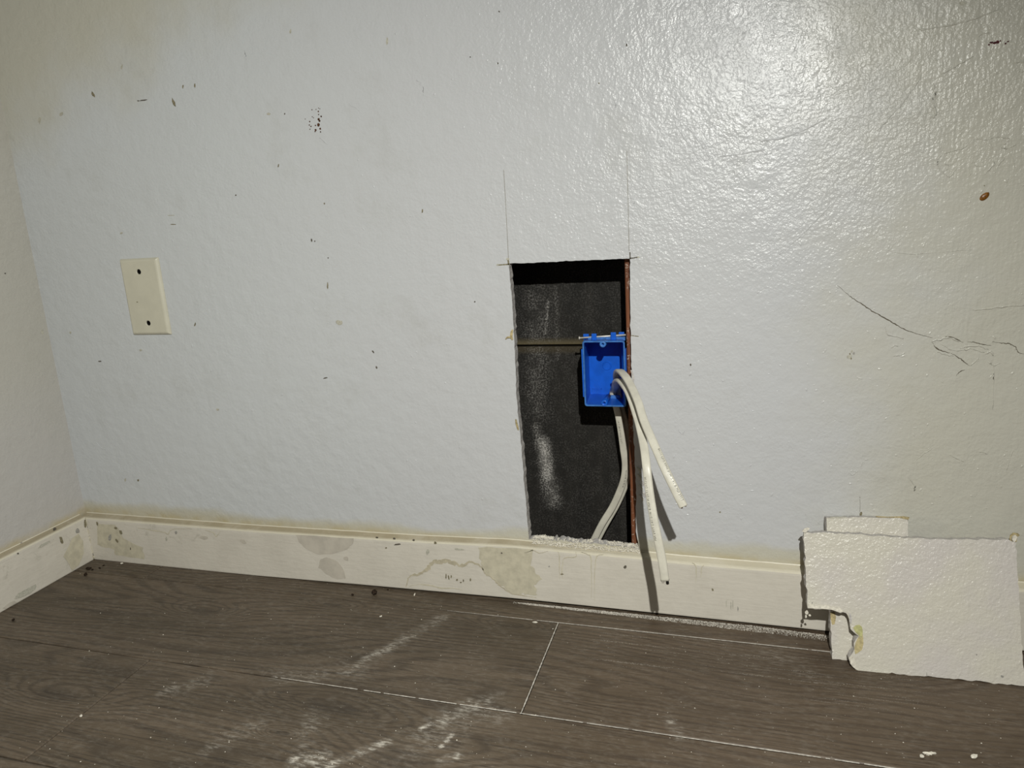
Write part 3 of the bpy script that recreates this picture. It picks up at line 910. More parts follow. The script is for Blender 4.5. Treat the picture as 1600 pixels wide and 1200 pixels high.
# loose grains scattered on the planks
n = 420
pu = rng.uniform(60, 1590, n); pv = rng.uniform(890, 1195, n)
pts = []; ss = []
for a_, b_ in zip(pu, pv):
    p = on_z(a_, b_)
    if p[1] < -.02 and p[0] > .02:
        s_ = .00025 + .0006 * rng.random() ** 3
        pts.append((p[0], p[1], s_ * .5)); ss.append(s_)
tag(grains('plaster_grains', pts, ss, M_PLASTER), 'stray white plaster grains scattered over the dark floor planks', 'dust', kind='stuff')


def dust_joint(pts3, wid, seed, p_gap=.1):
    """ragged dust packed in a plank joint, lying a hair proud of the boards"""
    rr = random.Random(seed)
    a, b = np.array(pts3[0]), np.array(pts3[1])
    d = b - a; L = np.linalg.norm(d); d /= L; nn = np.array([-d[1], d[0], 0])
    V = []; Fc = []
    N = int(L / .002)
    prev = None
    for i in range(N + 1):
        t = i / N
        w_ = wid(t) * (.6 + .7 * rr.random()) if rr.random() > p_gap else 0
        c = a + (b - a) * t
        if w_ > 0:
            k = len(V)
            for s_, z in ((-1, .00003), (-.4, .00028), (.4, .00028), (1, .00003)):
                V.append(tuple(c + nn * w_ * .5 * s_ + np.array([0, 0, z])))
            if prev is not None:
                for m_ in range(3): Fc.append((prev + m_, prev + m_ + 1, k + m_ + 1, k + m_))
            prev = k
        else:
            prev = None
    return tag(mesh('joint_dust', V, Fc, M_DUST, floor), kind='stuff')


xa = on_z(700, 953)[0]; xb = on_z(1300, 1022)[0]
dust_joint([(xa, C1, 0), (xb + .08, C1, 0)], lambda t: .0003 + .0010 * min(1, t * 3), 1, .02)
dust_joint([(E1, C1, 0), (E1, C2, 0)], lambda t: .0014, 2, .0)
xa = on_z(430, 1058)[0]
dust_joint([(xa, C2, 0), (1.5, C2, 0)], lambda t: .0007 + .0007 * abs(math.sin(t * 7)), 3, .03)

# rubble on the sill of the opening and the caulked ledge in front of it
n = 2600
u = rng.random(n)
sx = on_y(832, 843)[0] + u * (0.930 - on_y(832, 843)[0])
zb = np.interp(sx, [0.78, 0.93], [float(bot_edge[-1][1]), float(bot_edge[0][1])])
yy = rng.uniform(-.006, .012, n)
hump = np.array([.5 + .5 * mnoise.noise(Vector((float(x) * 70, float(y) * 60, 0))) for x, y in zip(sx, yy)])
zz = np.where(yy > 0.0005, zb + hump * .0042 * rng.random(n), zb - .0010 + yy * .55 + .0018 * rng.random(n))
sz = .0004 + .0011 * rng.random(n) ** 2
tag(grains('sill_rubble', np.stack([sx, yy, zz], 1), sz, M_PLASTER, wall), kind='stuff')
for i, (u, v, w) in enumerate([(838, 837, 9), (847, 836.5, 8), (853, 838, 8), (860, 839.5, 9), (874, 840.5, 7), (888, 843, 5), (984, 849, 8), (990, 852, 9), (996, 858, 8), (979, 853, 6)]):
    c0 = on_y(u, v + w * .30, .008)
    bm = bmesh.new(); bmesh.ops.create_icosphere(bm, subdivisions=2, radius=w * .00042)
    for v_ in bm.verts:
        v_.co *= 1 + .5 * mnoise.noise(v_.co * 700 + Vector((i * 9.1, 0, 0)))
        v_.co = Vector((v_.co.x * 1.2 + c0[0], v_.co.y + c0[1], v_.co.z * .8 + c0[2]))
    bm_to('sill_crumb', bm, M_PLASTER, wall, True, origin=c0)

# torn paper curls beside the opening
def curl(pts, wpx, m, y0=-.001, seed=0, name='torn_paper'):
    P = catmull([(a, b, c) for a, b, c in pts], 5)
    bm = bmesh.new(); prev = None
    for i, (a, b, c) in enumerate(P):
        ww = wpx * (.5 + .5 * math.sin(math.pi * (i + .5) / len(P))) * .00078
        p = on_y(a, b, c)
        d = P[min(i + 1, len(P) - 1)] - P[max(i - 1, 0)]
        nn = np.array([-d[1], 0, -d[0]]); nn = nn / (np.linalg.norm(nn) + 1e-9)
        row = [bm.verts.new(tuple(p + nn * ww / 2)), bm.verts.new(tuple(p - nn * ww / 2)),
               bm.verts.new(tuple(p - nn * ww / 2 + np.array([0, -.0004, 0]))), bm.verts.new(tuple(p + nn * ww / 2 + np.array([0, -.0004, 0])))]
        if prev:
            for k in range(4): bm.faces.new((prev[k], prev[(k + 1) % 4], row[(k + 1) % 4], row[k]))
        else:
            bm.faces.new(row)
        prev = row
    bm.faces.new(prev[::-1])
    return bm_to(name, bm, m, wall, origin=on_y(*pts[0]))


curl([(801, 515, -.0006), (799.5, 520, -.0016), (799, 526, -.0022), (801, 531, -.0008)], 4.5, M_KRAFT)
curl([(790, 530, -.0008), (793, 527, -.002), (797, 527, -.0018), (801, 529, -.0006)], 2.6, M_KRAFT)
curl([(806, 655, -.0006), (807, 661, -.0014), (809, 668, -.0010), (810, 672, -.0005)], 3.6, M_KRAFT)
curl([(986, 578, -.0004), (988.5, 585, -.001), (990, 592, -.001), (988, 600, -.0006)], 3.0, M_GYP)
for i, (a_, b_) in enumerate([(999, 744), (1003, 752), (1001, 760), (1004, 768), (1002, 776), (1006, 770), (998, 733)]):
    curl([(a_ - 3, b_ - 3, -.0004), (a_, b_, -.0018), (a_ + 2.5, b_ + 4, -.0012), (a_ + 1, b_ + 7, -.0005)], 2.6, M_GYP if i % 2 else M_FAINT)

# ---------------------------------------------------------------- blank wall plate
PX, PZ, PW, PH = 0.1695, 0.3836, 0.0699, 0.1143
plate = tag(empty('blank_wall_plate', (PX + PW / 2, 0, PZ + PH / 2)), 'ivory blank wall plate with two empty screw holes on the back wall', 'wall plate')
bm = bmesh.new()
cx, cz = PX + PW / 2, PZ + PH / 2


def rect_loop(w, h, y, r, n=4):
    out = []
    for sx_, sz_, a0 in ((1, 1, 0), (-1, 1, 90), (-1, -1, 180), (1, -1, 270)):
        for k in range(n):
            a = math.radians(a0 + 90 * k / (n - 1))
            out.append(bm.verts.new((cx + sx_ * (w / 2 - r) + r * math.cos(a), y, cz + sz_ * (h / 2 - r) + r * math.sin(a))))
    return out


loops = [rect_loop(PW, PH, -.0001, .0012), rect_loop(PW, PH, -.0012, .0012), rect_loop(PW - .0022, PH - .0022, -.0030, .0012),
         rect_loop(PW - .0050, PH - .0050, -.0046, .0012), rect_loop(PW - .0085, PH - .0085, -.0054, .0012)]
for A, B in zip(loops[:-1], loops[1:]):
    for k in range(len(A)):
        bm.faces.new((A[k], A[(k + 1) % len(A)], B[(k + 1) % len(A)], B[k]))
es = [bm.edges.get((loops[-1][k], loops[-1][(k + 1) % len(loops[-1])])) for k in range(len(loops[-1]))]
holes = []
for hx, hz in [(on_y(216.4, 424.8, -.0054)[0], on_y(216.4, 424.8, -.0054)[2]), (on_y(231.4, 505, -.0054)[0], on_y(231.4, 505, -.0054)[2])]:
    ring = []
    for (r_, y_) in ((.0046, -.0054), (.0038, -.0048), (.0038, -.0004)):
        ring.append([bm.verts.new((hx + r_ * math.cos(k * math.pi / 8), y_, hz + r_ * math.sin(k * math.pi / 8))) for k in range(16)])
    es += [bm.edges.new((ring[0][k], ring[0][(k + 1) % 16])) for k in range(16)]
    for A, B in zip(ring[:-1], ring[1:]):
        for k in range(16): bm.faces.new((A[k], A[(k + 1) % 16], B[(k + 1) % 16], B[k]))
    holes.append((hx, hz))
bmesh.ops.triangle_fill(bm, use_beauty=True, edges=es)
bm_to('plate', bm, M_PLATE, plate)
for hx, hz in holes:
    bm = bmesh.new()
    bmesh.ops.create_cone(bm, cap_ends=True, segments=16, radius1=.00375, radius2=.00375, depth=.0030,
                          matrix=Matrix.Translation((hx, -.0022, hz)) @ Matrix.Rotation(math.pi / 2, 4, 'X'))
    bm_to('screw_hole', bm, M_BLACK, plate, origin=(hx, -.002, hz))['label'] = 'dark empty screw hole'
tag(mark(214.5, 472, 2.2, 1.8, 0, M_MARK, 'scuff_mark', plate, -.0054))

# ---------------------------------------------------------------- blue electrical box
BX0, BX1, BZ0, BZ1 = 0.8628, 0.9164, 0.2826, 0.3680
YF, YK = 0.002, 0.066
TP = 0.0030   # taper of the body towards the back
WT = 0.0022
box = tag(empty('electrical_box', ((BX0 + BX1) / 2, YF, BZ0)), 'blue plastic single gang electrical box nailed to the stud in the wall opening', 'electrical box')
bm = bmesh.new()


def rr(x0, x1, z0, z1, y, r=.003, n=4):
    out = []
    for (qx, qz, a0) in ((x1 - r, z1 - r, 0), (x0 + r, z1 - r, 90), (x0 + r, z0 + r, 180), (x1 - r, z0 + r, 270)):
        for k in range(n):
            a = math.radians(a0 + 90 * k / (n - 1))
            out.append(bm.verts.new((qx + r * math.cos(a), y, qz + r * math.sin(a))))
    return out


L = [rr(.8565, .9045, BZ0 - .0020, BZ1 - .005, YK), rr(BX0, BX1, BZ0, BZ1, YF + .001), rr(BX0 + .0004, BX1 - .0004, BZ0 + .0004, BZ1 - .0004, YF),
     rr(BX0 + WT - .0004, BX1 - WT + .0004, BZ0 + WT - .0004, BZ1 - WT + .0004, YF, .002), rr(BX0 + WT, BX1 - WT, BZ0 + WT, BZ1 - WT, YF + .001, .002),
     rr(.8565 + WT, .9045 - WT, BZ0 - .0020 + WT, BZ1 - .005 - WT, YK - WT, .0015)]
for i, (A, B) in enumerate(zip(L[:-1], L[1:])):
    for k in range(16):
        f = bm.faces.new((A[k], A[(k + 1) % 16], B[(k + 1) % 16], B[k]))
        f.material_index = 1 if i in (1, 2, 3) else 0
bm.faces.new(L[0]); bm.faces.new(L[-1])
body = bm_to('box_body', bm, [M_BLUE, M_BLUE_RIM], box)
# cable entry cut through the floor of the box
cb = bmesh.new(); bx(cb, 0.8850, 0.9035, 0.0440, 0.0615, BZ0 - .006, BZ0 + .006)
cutter = bm_to('cutter', cb, M_BLUE)
md = body.modifiers.new('cut', 'BOOLEAN'); md.object = cutter; md.operation = 'DIFFERENCE'; md.solver = 'EXACT'
bpy.context.view_layer.update()
cutme = bpy.data.meshes.new_from_object(body.evaluated_get(bpy.context.evaluated_depsgraph_get()))
body.modifiers.clear(); body.data = cutme; cutme.name = 'box_body'
bpy.data.objects.remove(cutter)
# side rib on the left, mounting flange on the right against the stud
bm = bmesh.new(); bx(bm, BX0 - .0022, BX0 + .0008, YF + .003, YF + .020, on_y(910, 622)[2], on_y(910, 547)[2], .0005)
bm_to('side_rib', bm, M_BLUE, box)
bm = bmesh.new(); bx(bm, BX1 - .0012, BX1 + .0004, YF + .004, YF + .012, on_y(976, 625)[2], on_y(976, 547)[2], .0004)
bm_to('side_rib', bm, M_BLUE, box)
# device screw bosses with their holes
bcx = (BX0 + BX1) / 2
for top in (1, 0):
    bm = bmesh.new()
    zc = BZ1 - WT - .0022 if top else BZ0 + WT + .0024
    xc = on_y(941.3, 540)[0] if top else on_y(943.5, 630)[0]
    ro, ri, y0, y1 = .0040, .0016, YF - .0002, YF + (.034 if not top else .050)
    n_ = 20
    ra = [[bm.verts.new((xc + r_ * math.cos(k * 2 * math.pi / n_), y_, zc + r_ * math.sin(k * 2 * math.pi / n_))) for k in range(n_)]
          for r_, y_ in ((ro * (.85 if not top else 1), y1), (ro, y0 + .0004), (ro - .0004, y0), (ri, y0), (ri, y0 + .012))]
    for A, B in zip(ra[:-1], ra[1:]):
        for k in range(n_): bm.faces.new((A[k], A[(k + 1) % n_], B[(k + 1) % n_], B[k]))
    bm.faces.new(ra[0]); f = bm.faces.new(ra[-1]); f.material_index = 1
    bm_to('screw_boss', bm, [M_BLUE_RIM if top else M_BLUE, M_BLACK], box, True)
# round knockout moulded in the back
kc = on_y(948.3, 571.5, YK - WT - .0002)
bm = bmesh.new()
n_ = 28
ra = [[bm.verts.new((kc[0] + r_ * math.cos(k * 2 * math.pi / n_), YK - WT - h_, kc[2] + r_ * math.sin(k * 2 * math.pi / n_))) for k in range(n_)]
      for r_, h_ in ((.0064, 0), (.0058, .0009), (.0050, .0009), (.0044, .0003))]
for A, B in zip(ra[:-1], ra[1:]):
    for k in range(n_): bm.faces.new((A[k], A[(k + 1) % n_], B[(k + 1) % n_], B[k]))
bm.faces.new(ra[-1])
bm_to('knockout', bm, M_BLUE, box)
# moulded label frame low on the back
f0 = on_y(925.5, 607, YK - WT); f1 = on_y(940.5, 617, YK - WT)
bm = bmesh.new()
yb0, yb1 = YK - WT - .0008, YK - WT
bx(bm, f0[0], f1[0], yb0, yb1, f0[2] - .0006, f0[2]); bx(bm, f0[0], f1[0], yb0, yb1, f1[2], f1[2] + .0006)
bx(bm, f0[0], f0[0] + .0006, yb0, yb1, f1[2], f0[2]); bx(bm, f1[0] - .0006, f1[0], yb0, yb1, f1[2], f0[2])
for k in range(3):
    zz_ = f1[2] + (f0[2] - f1[2]) * (k + 1) / 4
    bx(bm, f0[0] + .0012, f1[0] - .0012, yb0 + .0002, yb1, zz_ - .0004, zz_ + .0004)
bm_to('moulded_frame', bm, M_BLUE, box)
# cable entry collar at the back right of the floor of the box
bm = bmesh.new(); bx(bm, 0.8840, 0.9030, .0400, .0428, BZ0 + .0004, BZ0 + .0050, .0005)
bm_to('cable_clamp', bm, M_BLUE_RIM, box)
# nail tabs on the top and the two... one nail seen driven through them into the stud
nail_a = on_y(904.5, 528.2, .020); nail_b = on_y(981, 523.0, .026)
for (u0, u1, vt, vb, y0) in ((911, 920, 522.0, 531, .0240), (924, 932, 521.5, 530.5, .0145), (954, 962.5, 519.5, 529, .0160), (966.5, 975.5, 519.0, 529, .0270)):
    p0 = on_y(u0, vt, y0); p1 = on_y(u1, vb, y0)
    bm = bmesh.new(); bx(bm, p0[0], p1[0], y0, y0 + .0028, BZ1 - .0030, p0[2], .0006)
    bm_to('nail_tab', bm, M_BLUE, box)
bm = bmesh.new()
d_ = (nail_b - nail_a); d_ /= np.linalg.norm(d_)
tube(bm, [nail_a + d_ * .0012, nail_b], .00115, 10)
tube(bm, [nail_a, nail_a + d_ * .0013], .0021, 14)
bm_to('nail', bm, M_STEEL, box, True)['label'] = 'silvery steel nail through the top tabs'
# top deck web behind the tabs
bm = bmesh.new(); bx(bm, BX0 + .004, BX1 - .002, YF + .018, YF + .023, BZ1 - .0035, BZ1 + .0012, .0006)
bm_to('tab_web', bm, M_BLUE_RIM, box)


# ---------------------------------------------------------------- cables
def sweep_cable(path, w=.0047, h=.0024, hint=(1, 0, 0)):
    P = catmull(path, 12)
    fr = []
    hint = np.array(hint, float)
    for i in range(len(P)):
        t = P[min(i + 1, len(P) - 1)] - P[max(i - 1, 0)]
        t /= np.linalg.norm(t)
        a = hint - t * (hint @ t); a /= np.linalg.norm(a)
        n = np.cross(t, a)
        fr.append((P[i], t, a, n))
    return fr


def section(w, h, n=18):
    out = []
    for k in range(n):
        a = 2 * math.pi * k / n
        c, s = math.cos(a), math.sin(a)
        x = math.copysign(abs(c) ** .75, c) * w
        z = math.copysign(abs(s) ** .6, s) * h * (1 - .10 * math.exp(-(x / (w * .28)) ** 2))
        out.append((x, z))
    return out


def sheath_mesh(name, fr, w, h, mat, parent):
    sec = section(w, h)
    V = []; Fc = []
    n = len(sec)
    for (p, t, a, nn) in fr:
        for x, z in sec: V.append(p + a * x + nn * z)
    for i in range(len(fr) - 1):
        for k in range(n):
            Fc.append((i * n + k, i * n + (k + 1) % n, (i + 1) * n + (k + 1) % n, (i + 1) * n + k))
    Fc.append(tuple(range(n))[::-1]); Fc.append(tuple((len(fr) - 1) * n + k for k in range(n)))
    o = mesh(name, V, Fc, mat, parent, True)
    return o


def cable_print(text, fr, s0, size, across, w, h, parent, flip=False, side=-1):
    """lettering wrapped along the sheath: starts s0 metres along the path"""
    cu = bpy.data.curves.new('print_text', 'FONT')
    cu.body = text; cu.size = size; cu.space_character = 1.15
    cu.resolution_u = 1
    to = bpy.data.objects.new('print_text', cu)
    COL.objects.link(to)
    dg = bpy.context.evaluated_depsgraph_get()
    me = bpy.data.meshes.new_from_object(to.evaluated_get(dg))
    bpy.data.objects.remove(to); bpy.data.curves.remove(cu)
    P = np.array([f[0] for f in fr]); S_ = np.concatenate([[0], np.cumsum(np.linalg.norm(np.diff(P, axis=0), axis=1))])
    vs = []
    base = world_loc(parent)
    for v_ in me.vertices:
        x, y = v_.co.x, v_.co.y - size * .35
        s = s0 + (x if not flip else -x)
        yy_ = y if not flip else -y
        i = int(np.clip(np.searchsorted(S_, s) - 1, 0, len(fr) - 2))
        k = np.clip((s - S_[i]) / (S_[i + 1] - S_[i]), 0, 1)
        p = fr[i][0] * (1 - k) + fr[i + 1][0] * k
        a = fr[i][2] * (1 - k) + fr[i + 1][2] * k; nn = fr[i][3] * (1 - k) + fr[i + 1][3] * k
        ac = across + yy_ * (1 if side < 0 else -1)
        hh = h * (1 - min(1, abs(ac / w)) ** (1 / .75 * 2)) ** (.3) if abs(ac) < w else 0
        vs.append(p + a * ac + nn * side * (hh + .00008) - base)
    me2 = bpy.data.meshes.new('sheath_print')
    me2.from_pydata([tuple(q) for q in vs], [], [tuple(f.vertices) for f in me.polygons])
    bpy.data.meshes.remove(me)
    return link('sheath_print', me2, parent, (0, 0, 0), M_INK)


def wire(parent, fr_end, off, length, rad, mat, tip=True, bend=(0, 0, 0)):
    p, t, a, nn = fr_end
    q0 = p + a * off - t * .002
    q1 = p + a * off + t * length + np.array(bend)
    bm = bmesh.new(); tube(bm, [q0, (q0 + q1) / 2, q1], rad, 10)
    o = bm_to('wire', bm, mat, parent, True)
    o['label'] = 'black insulated wire end' if mat is M_WIRE_B else 'white insulated wire end'
    bm = bmesh.new(); tube(bm, [q1 - t * .0005, q1 + t * .0006], rad * .55, 8)
    bm_to('copper_tip', bm, M_COPPER, o)
    return o


pxy = lambda u, v, y: on_y(u, v, y)
# first cable: up through the box floor, looped over the right rim and hanging out in front
A_in = [pxy(927, 845.5, .052), pxy(941, 818, .054), pxy(957, 792, .056), pxy(969, 766, .056), pxy(975.5, 745, .054), pxy(977, 724, .052), pxy(974, 700, .051), pxy(970, 670, .050),
        pxy(965.5, 645, .049)]
A_mid = [(.8978, .0565, BZ0 + .002), (.8980, .0540, BZ0 + .018), pxy(963.5, 592, .030), pxy(964, 583, .010), pxy(968, 579.5, -.006), pxy(976, 587, -.024), pxy(985, 601, -.040)]
A_out = [pxy(997, 628, -.064), pxy(1006.5, 658, -.083), pxy(1021, 692, -.101), pxy(1041.5, 738, -.122), pxy(1060, 776, -.132), pxy(1068, 791.5, -.135)]
B_in = [pxy(932.5, 844.5, .062), pxy(946, 819, .064), pxy(962, 791, .066), pxy(973.5, 766, .066), pxy(979.5, 745, .064), pxy(981, 715, .062), pxy(979.5, 690, .060), pxy(977, 662, .059), pxy(972.5, 645, .057)]
B_mid = [(.8930, .0490, BZ0 + .002), (.8934, .0460, BZ0 + .010), pxy(961.0, 604, .028), pxy(962.5, 597, .012), pxy(968, 594.5, -.004), pxy(976, 603, -.020), pxy(984, 617, -.036)]
A_in, B_in = B_in, A_in          # the rear run becomes the upper loop
B_out = [pxy(993.5, 645, -.058), pxy(1000.5, 670, -.076), pxy(1006.5, 700, -.095), pxy(1010, 728, -.113), pxy(1014, 762, -.122), pxy(1019, 795, -.129), pxy(1027, 838, -.138), pxy(1034, 872, -.142), pxy(1039.2, 907, -.146)]
W_, H_ = .0048, .0025
cabA = tag(empty('electrical_cable', tuple(A_out[-1])), 'white flat sheathed cable hanging from the blue box to the right, shorter free end', 'cable', 'cut cables coming out of the blue box')
frA = sweep_cable(A_in + A_mid + A_out)
sheath_mesh('sheath', frA, W_, H_, M_SHEATH, cabA)
cabB = tag(empty('electrical_cable', tuple(B_out[-1])), 'longer white flat cable hanging down in front of the baseboard, black wire at its tip', 'cable', 'cut cables coming out of the blue box')
frB = sweep_cable(B_in + B_mid + B_out)
sheath_mesh('sheath', frB, W_, H_, M_SHEATH, cabB)


def arc_len(fr):
    P = np.array([f[0] for f in fr])
    return np.concatenate([[0], np.cumsum(np.linalg.norm(np.diff(P, axis=0), axis=1))])


def s_at(fr, p):
    P = np.array([f[0] for f in fr])
    return float(arc_len(fr)[np.argmin(np.linalg.norm(P - np.array(p), axis=1))])


def facing(fr, s):
    i = int(np.argmin(abs(arc_len(fr) - s)))
    return 1 if fr[i][3][1] < 0 else -1


TXT = .0033
sA_end = arc_len(frA)[-1]
sd = facing(frA, sA_end - .05)
cable_print('TYPE NM-B 14-2 W/G 600V (UL) 11/08', frA, sA_end - .006, TXT, .0026, W_, H_, cabA, True, sd)
s1 = s_at(frB, B_out[4]); sd = facing(frB, s1 + .03)
cable_print('M/17/02 17:02 M NM-B W/G 14-2 TYPE NM', frB, s1 - .012, TXT, -.0024, W_, H_, cabB, False, sd)
s2 = s_at(frB, B_in[-1]); sd = facing(frB, s2 - .03)
cable_print('14-2 W/G 600V (UL)', frB, s2 - .010, TXT, -.0012, W_, H_, cabB, True, sd)
s3 = s_at(frB, B_in[4]); sd = facing(frB, s3)
cable_print('05/17/08 17:43 M', frB, s3 + .012, TXT, .0020, W_, H_, cabB, True, sd)
wire(cabB, frB[-1], .0022, .0040, .0017, M_WIRE_B)
wire(cabB, frB[-1], -.0024, .0020, .0016, M_WIRE_W)
wire(cabA, frA[-1], .0022, .0006, .0015, M_WIRE_W)
wire(cabA, frA[-1], -.0022, .0006, .0015, M_WIRE_B)


# ---------------------------------------------------------------- drywall offcuts leaning in the right corner
def slab(name, px, p0, n, th, face_mat, edge_mat, parent, jitter=.0005, seed=0, step=.004):
    """outline (photo pixels carried onto the board's own plane), extruded backwards by th"""
    rr_ = random.Random(seed)
    P = [on_plane(a, b, p0, n) for a, b in px]
    out = []
    for i in range(len(P)):
        a, b = P[i], P[(i + 1) % len(P)]
        L_ = np.linalg.norm(b - a); k_ = max(1, int(L_ / step))
        for k in range(k_):
            q = a + (b - a) * k / k_
            if k: q = q + np.cross(n, (b - a) / L_) * rr_.gauss(0, jitter)
            out.append(q)
    bm = bmesh.new()
    f = [bm.verts.new(tuple(q)) for q in out]
    b_ = [bm.verts.new(tuple(q - n * th + np.array([rr_.gauss(0, jitter), 0, abs(rr_.gauss(0, jitter))]))) for q in out]
    k = len(f)
    es = [bm.edges.new((f[i], f[(i + 1) % k])) for i in range(k)]
    bmesh.ops.triangle_fill(bm, use_beauty=True, edges=es)
    es = [bm.edges.new((b_[i], b_[(i + 1) % k])) for i in range(k)]
    bmesh.ops.triangle_fill(bm, use_beauty=True, edges=es)
    for i in range(k):
        q = bm.faces.new((f[i], f[(i + 1) % k], b_[(i + 1) % k], b_[i])); q.material_index = 1
    return bm_to(name, bm, [face_mat, edge_mat], parent)


def plane3(a, b, c):
    n = np.cross(b - a, c - a); n /= np.linalg.norm(n)
    if n @ (CAM - a) < 0: n = -n
    return a, n


# small piece: on the floor, top against the wall
sp0, sn = plane3(on_z(1300, 1030), on_z(1338, 1033), on_y(1340, 810, -.0145))
small = tag(empty('drywall_offcut', tuple(on_z(1318, 1032))), 'small narrow white drywall offcut standing behind the larger one against the wall', 'drywall offcut', 'drywall offcuts on the floor')
slab('board', [(1291.5, 808.5), (1340, 808), (1417.5, 810), (1418.5, 830), (1422, 900), (1428, 1037), (1300.5, 1030), (1297, 950)], sp0, sn, .0125, M_SCRAP, M_GYP, small, .0003, 5)
for i, px in enumerate([[(1291, 809), (1300, 807.6), (1322, 807.2), (1319, 808.8), (1302, 809.5)], [(1367, 806.0), (1388, 807.5), (1412, 806.4), (1421, 808), (1419, 812), (1405, 809), (1370, 808.2)],
                        [(1297, 957), (1304, 956), (1306, 964), (1304, 975), (1300, 976), (1298, 968)]]):
    film('torn_paper', [on_plane(a, b, sp0, sn) for a, b in px], M_KRAFT if i else M_FAINT, small, .0008, sn)
# big piece in front
bp0, bn = plane3(on_z(1335, 1047), on_z(1598, 1073), on_y(1420, 836, -.0345))
big = tag(empty('drywall_offcut', tuple(on_z(1460, 1060))), 'large textured white drywall offcut with a torn notch, leaning at the right edge', 'drywall offcut', 'drywall offcuts on the floor')
big_px = [(1256, 832), (1300, 832.5), (1340, 835), (1400, 839.5), (1460, 842.5), (1520, 843), (1576, 843), (1581, 846), (1588, 848), (1589, 880), (1592, 930), (1595, 985), (1598, 1025), (1601, 1072),
          (1560, 1068), (1470, 1059), (1400, 1053), (1345, 1049), (1338, 1047), (1331, 1041), (1328, 1034), (1326, 1028), (1331, 1022), (1335, 1015), (1334, 1005), (1338, 998), (1342, 994), (1334, 988), (1329, 983),
          (1328, 975), (1325, 962), (1322, 958), (1317, 956.5), (1313, 958), (1308, 954.5), (1300, 953), (1290, 951.5), (1275, 952), (1262, 950.5), (1259, 905)]
slab('board', big_px, bp0, bn, .0125, M_SCRAP, M_GYP, big, .0005, 6)


def on_big(px, mat, name, th=.0006, base=0.0):
    return film(name, [on_plane(a, b, bp0 + bn * base, bn) for a, b in px], mat, big, th, bn)


on_big([(1333, 981), (1337, 977), (1343, 976), (1347, 980), (1348, 988), (1346, 996), (1342, 993), (1337, 988)], M_MUDG, 'torn_patch')
on_big([(1342, 994), (1346, 996), (1348, 990), (1349, 1005), (1347, 1015), (1340, 1020), (1336, 1022), (1335, 1012), (1337, 1004)], M_MUD, 'torn_patch')
on_big([(1328, 1030), (1333, 1026), (1336, 1033), (1337, 1043), (1340, 1047), (1333, 1042), (1328, 1036)], M_PLASTER, 'torn_edge', .0016)
on_big([(1262, 943), (1275, 946), (1290, 945), (1302, 948), (1312, 949), (1317, 955), (1312, 957), (1300, 952.5), (1285, 951), (1263, 950)], M_PLASTER, 'torn_edge', .0012)
on_big([(1326, 958), (1329, 958), (1331, 966), (1330, 974), (1328, 972)], M_GYP, 'torn_edge', .0014)
on_big([(1253, 830), (1256, 826), (1262, 824), (1265, 825.5), (1262, 829), (1258, 832)], M_PLASTER, 'corner_flake', .002)
on_big([(1577, 843), (1578, 836), (1583, 832), (1590, 833), (1593, 836), (1589, 839), (1588, 846), (1583, 848)], M_KRAFT, 'corner_flake', .0012, -.004)
on_big([(1580, 843), (1581, 838), (1585, 835.5), (1588, 838), (1586, 844), (1583, 847)], M_PLASTER, 'corner_flake', .003, -.002)
for (u, v, w, h, a) in [(1260, 957, 5, 7, 0), (1265, 961, 4, 3, 20), (1259, 963, 3, 5, 0)]:
    on_big(blob_px(u, v, w, h, a), M_PLASTER, 'corner_flake', .001, -.012)
for (u, v, w, h, a) in [(1526, 1023, 2, 3, 0), (1566, 1057, 4, 5, -30), (1448, 1054, 1.6, 5, 0), (1269, 942, 2, 3, 0)]:
    on_big(blob_px(u, v, w, h, a), M_PENCIL, 'scuff_mark', .0002)


# ---------------------------------------------------------------- crumbs and chips on the floor, each a thing of its own
def lump(name, u, v, size, mat, label, cat, sq=(1, 1, .8), seed=0, sub=2, rough=.35, group=None):
    c = on_z(u, v, 0)
    r_ = size / 2
    bm = bmesh.new(); bmesh.ops.create_icosphere(bm, subdivisions=sub, radius=1.0)
    zmin = 9
    for v_ in bm.verts:
        k = 1 + rough * mnoise.noise(v_.co * 1.6 + Vector((seed * 3.7, seed, 0))) + rough * .5 * mnoise.noise(v_.co * 4 + Vector((seed, 0, 5)))
        v_.co = Vector((v_.co.x * r_ * sq[0] * k, v_.co.y * r_ * sq[1] * k, v_.co.z * r_ * sq[2] * k))
    zmin = min(v_.co.z for v_ in bm.verts)
    a_ = seed * 1.3
    for v_ in bm.verts:
        x, y = v_.co.x, v_.co.y
        v_.co = Vector((c[0] + x * math.cos(a_) - y * math.sin(a_), c[1] + x * math.sin(a_) + y * math.cos(a_), v_.co.z - zmin * .96 + .0001))
    o = bm_to(name, bm, mat, None, False, origin=(c[0], c[1], 0))
    return tag(o, label, cat, group)


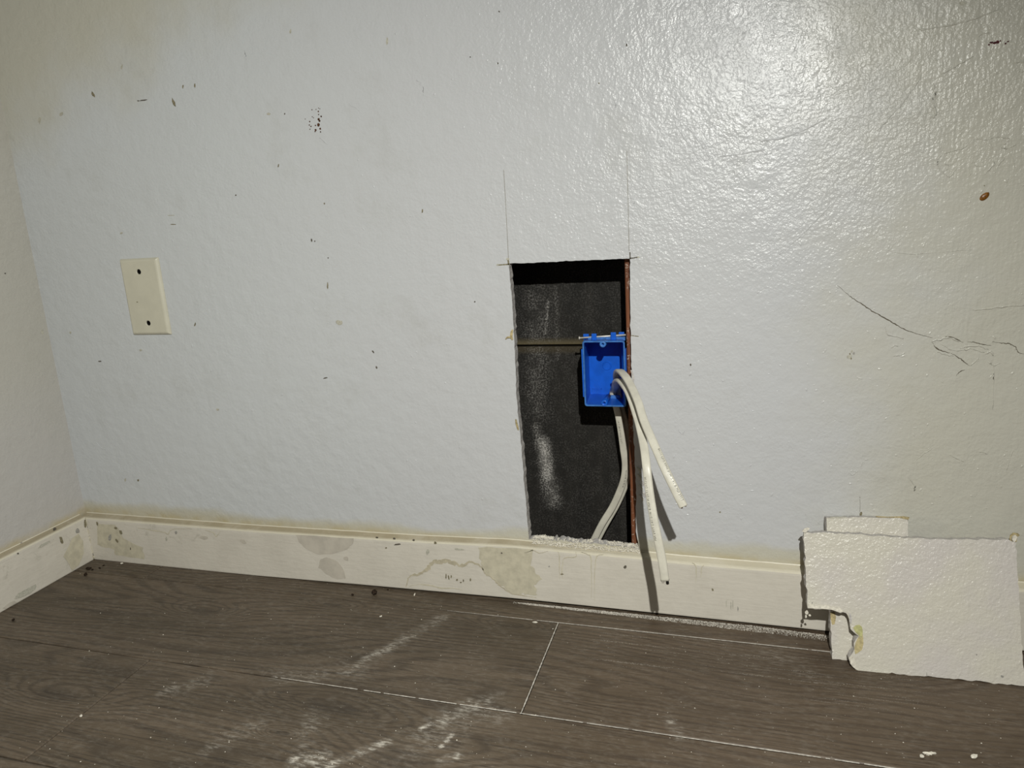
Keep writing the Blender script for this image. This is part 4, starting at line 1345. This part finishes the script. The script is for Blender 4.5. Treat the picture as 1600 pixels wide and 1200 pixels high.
lump('dirt_crumb', 585, 929, .0085, M_DIRT, 'largest dark brown dirt crumb, on the floor below the two grey baseboard stains', 'crumb', (1, .9, .9), 1)
lump('dirt_crumb', 551, 930, .0040, M_DIRT, 'small dark dirt crumb just left of the largest crumb', 'crumb', (1.2, .8, .6), 2)
lump('dirt_crumb', 606, 922, .0026, M_DIRT, 'tiny dark dirt crumb just right of the largest crumb', 'crumb', (1, .8, .6), 3)
lump('dirt_crumb', 134, 899, .0060, M_DIRT, 'dark dirt crumb nearest the camera in the left corner cluster', 'crumb', (1.1, .9, .7), 4)
lump('dirt_crumb', 138.5, 890, .0075, M_DIRT, 'longest brown dirt flake of the left corner cluster', 'crumb', (1.3, .6, .6), 5)
lump('dirt_crumb', 144.5, 891, .0035, M_DIRT, 'small dark crumb beside the longest flake in the left corner', 'crumb', (1, .9, .7), 6)
lump('dirt_crumb', 156, 888.5, .0045, M_DIRT, 'brown crumb at the right of the left corner cluster', 'crumb', (1.4, .6, .5), 7)
lump('dirt_crumb', 162, 884, .0030, M_DIRT, 'tiny dark crumb rightmost in the left corner, close to the back baseboard', 'crumb', (1.3, .7, .5), 8)
lump('dirt_crumb', 21, 970, .0050, M_DIRT, 'lone dark crumb on the floor near the left edge by the left baseboard', 'crumb', (1.2, .8, .6), 9)
lump('plaster_chip', 190.5, 881.5, .0040, M_PLASTER, 'small pale plaster chip at the foot of the baseboard near the left corner', 'chip', (1.1, .8, .7), 10)
lump('plaster_chip', 648, 930, .0058, M_PLASTER, 'white plaster sliver on the floor right of the dark crumbs', 'chip', (1.3, .35, .4), 11)
lump('plaster_chip', 836, 973.5, .0055, M_PLASTER, 'white plaster sliver by the dark knot near the white plank joint', 'chip', (1.3, .35, .4), 12.2)
lump('plaster_chip', 595, 964, .0036, M_PLASTER, 'tiny white plaster chip on the wide plank below the largest crumb', 'chip', (1.1, .7, .5), 13)
lump('plaster_chip', 127, 1120, .0040, M_PLASTER, 'small white plaster chip beside the left dark plank joint', 'chip', (1, .8, .6), 14)
lump('plaster_chip', 1522, 1184, .0062, M_PLASTER, 'rightmost white plaster chip at the bottom right of the floor', 'chip', (1.3, .7, .5), 15)
chip = lump('plaster_chip', 1452, 1180, .0085, M_PLASTER, 'long jagged white plaster chip at the bottom right of the floor', 'chip', (1.3, .35, .35), 17.1, 3, .6)
lump('plaster_chip', 1440, 1183, .0048, M_PLASTER, 'small white plaster chip touching the left end of the long jagged chip', 'chip', (1, .8, .5), 18)
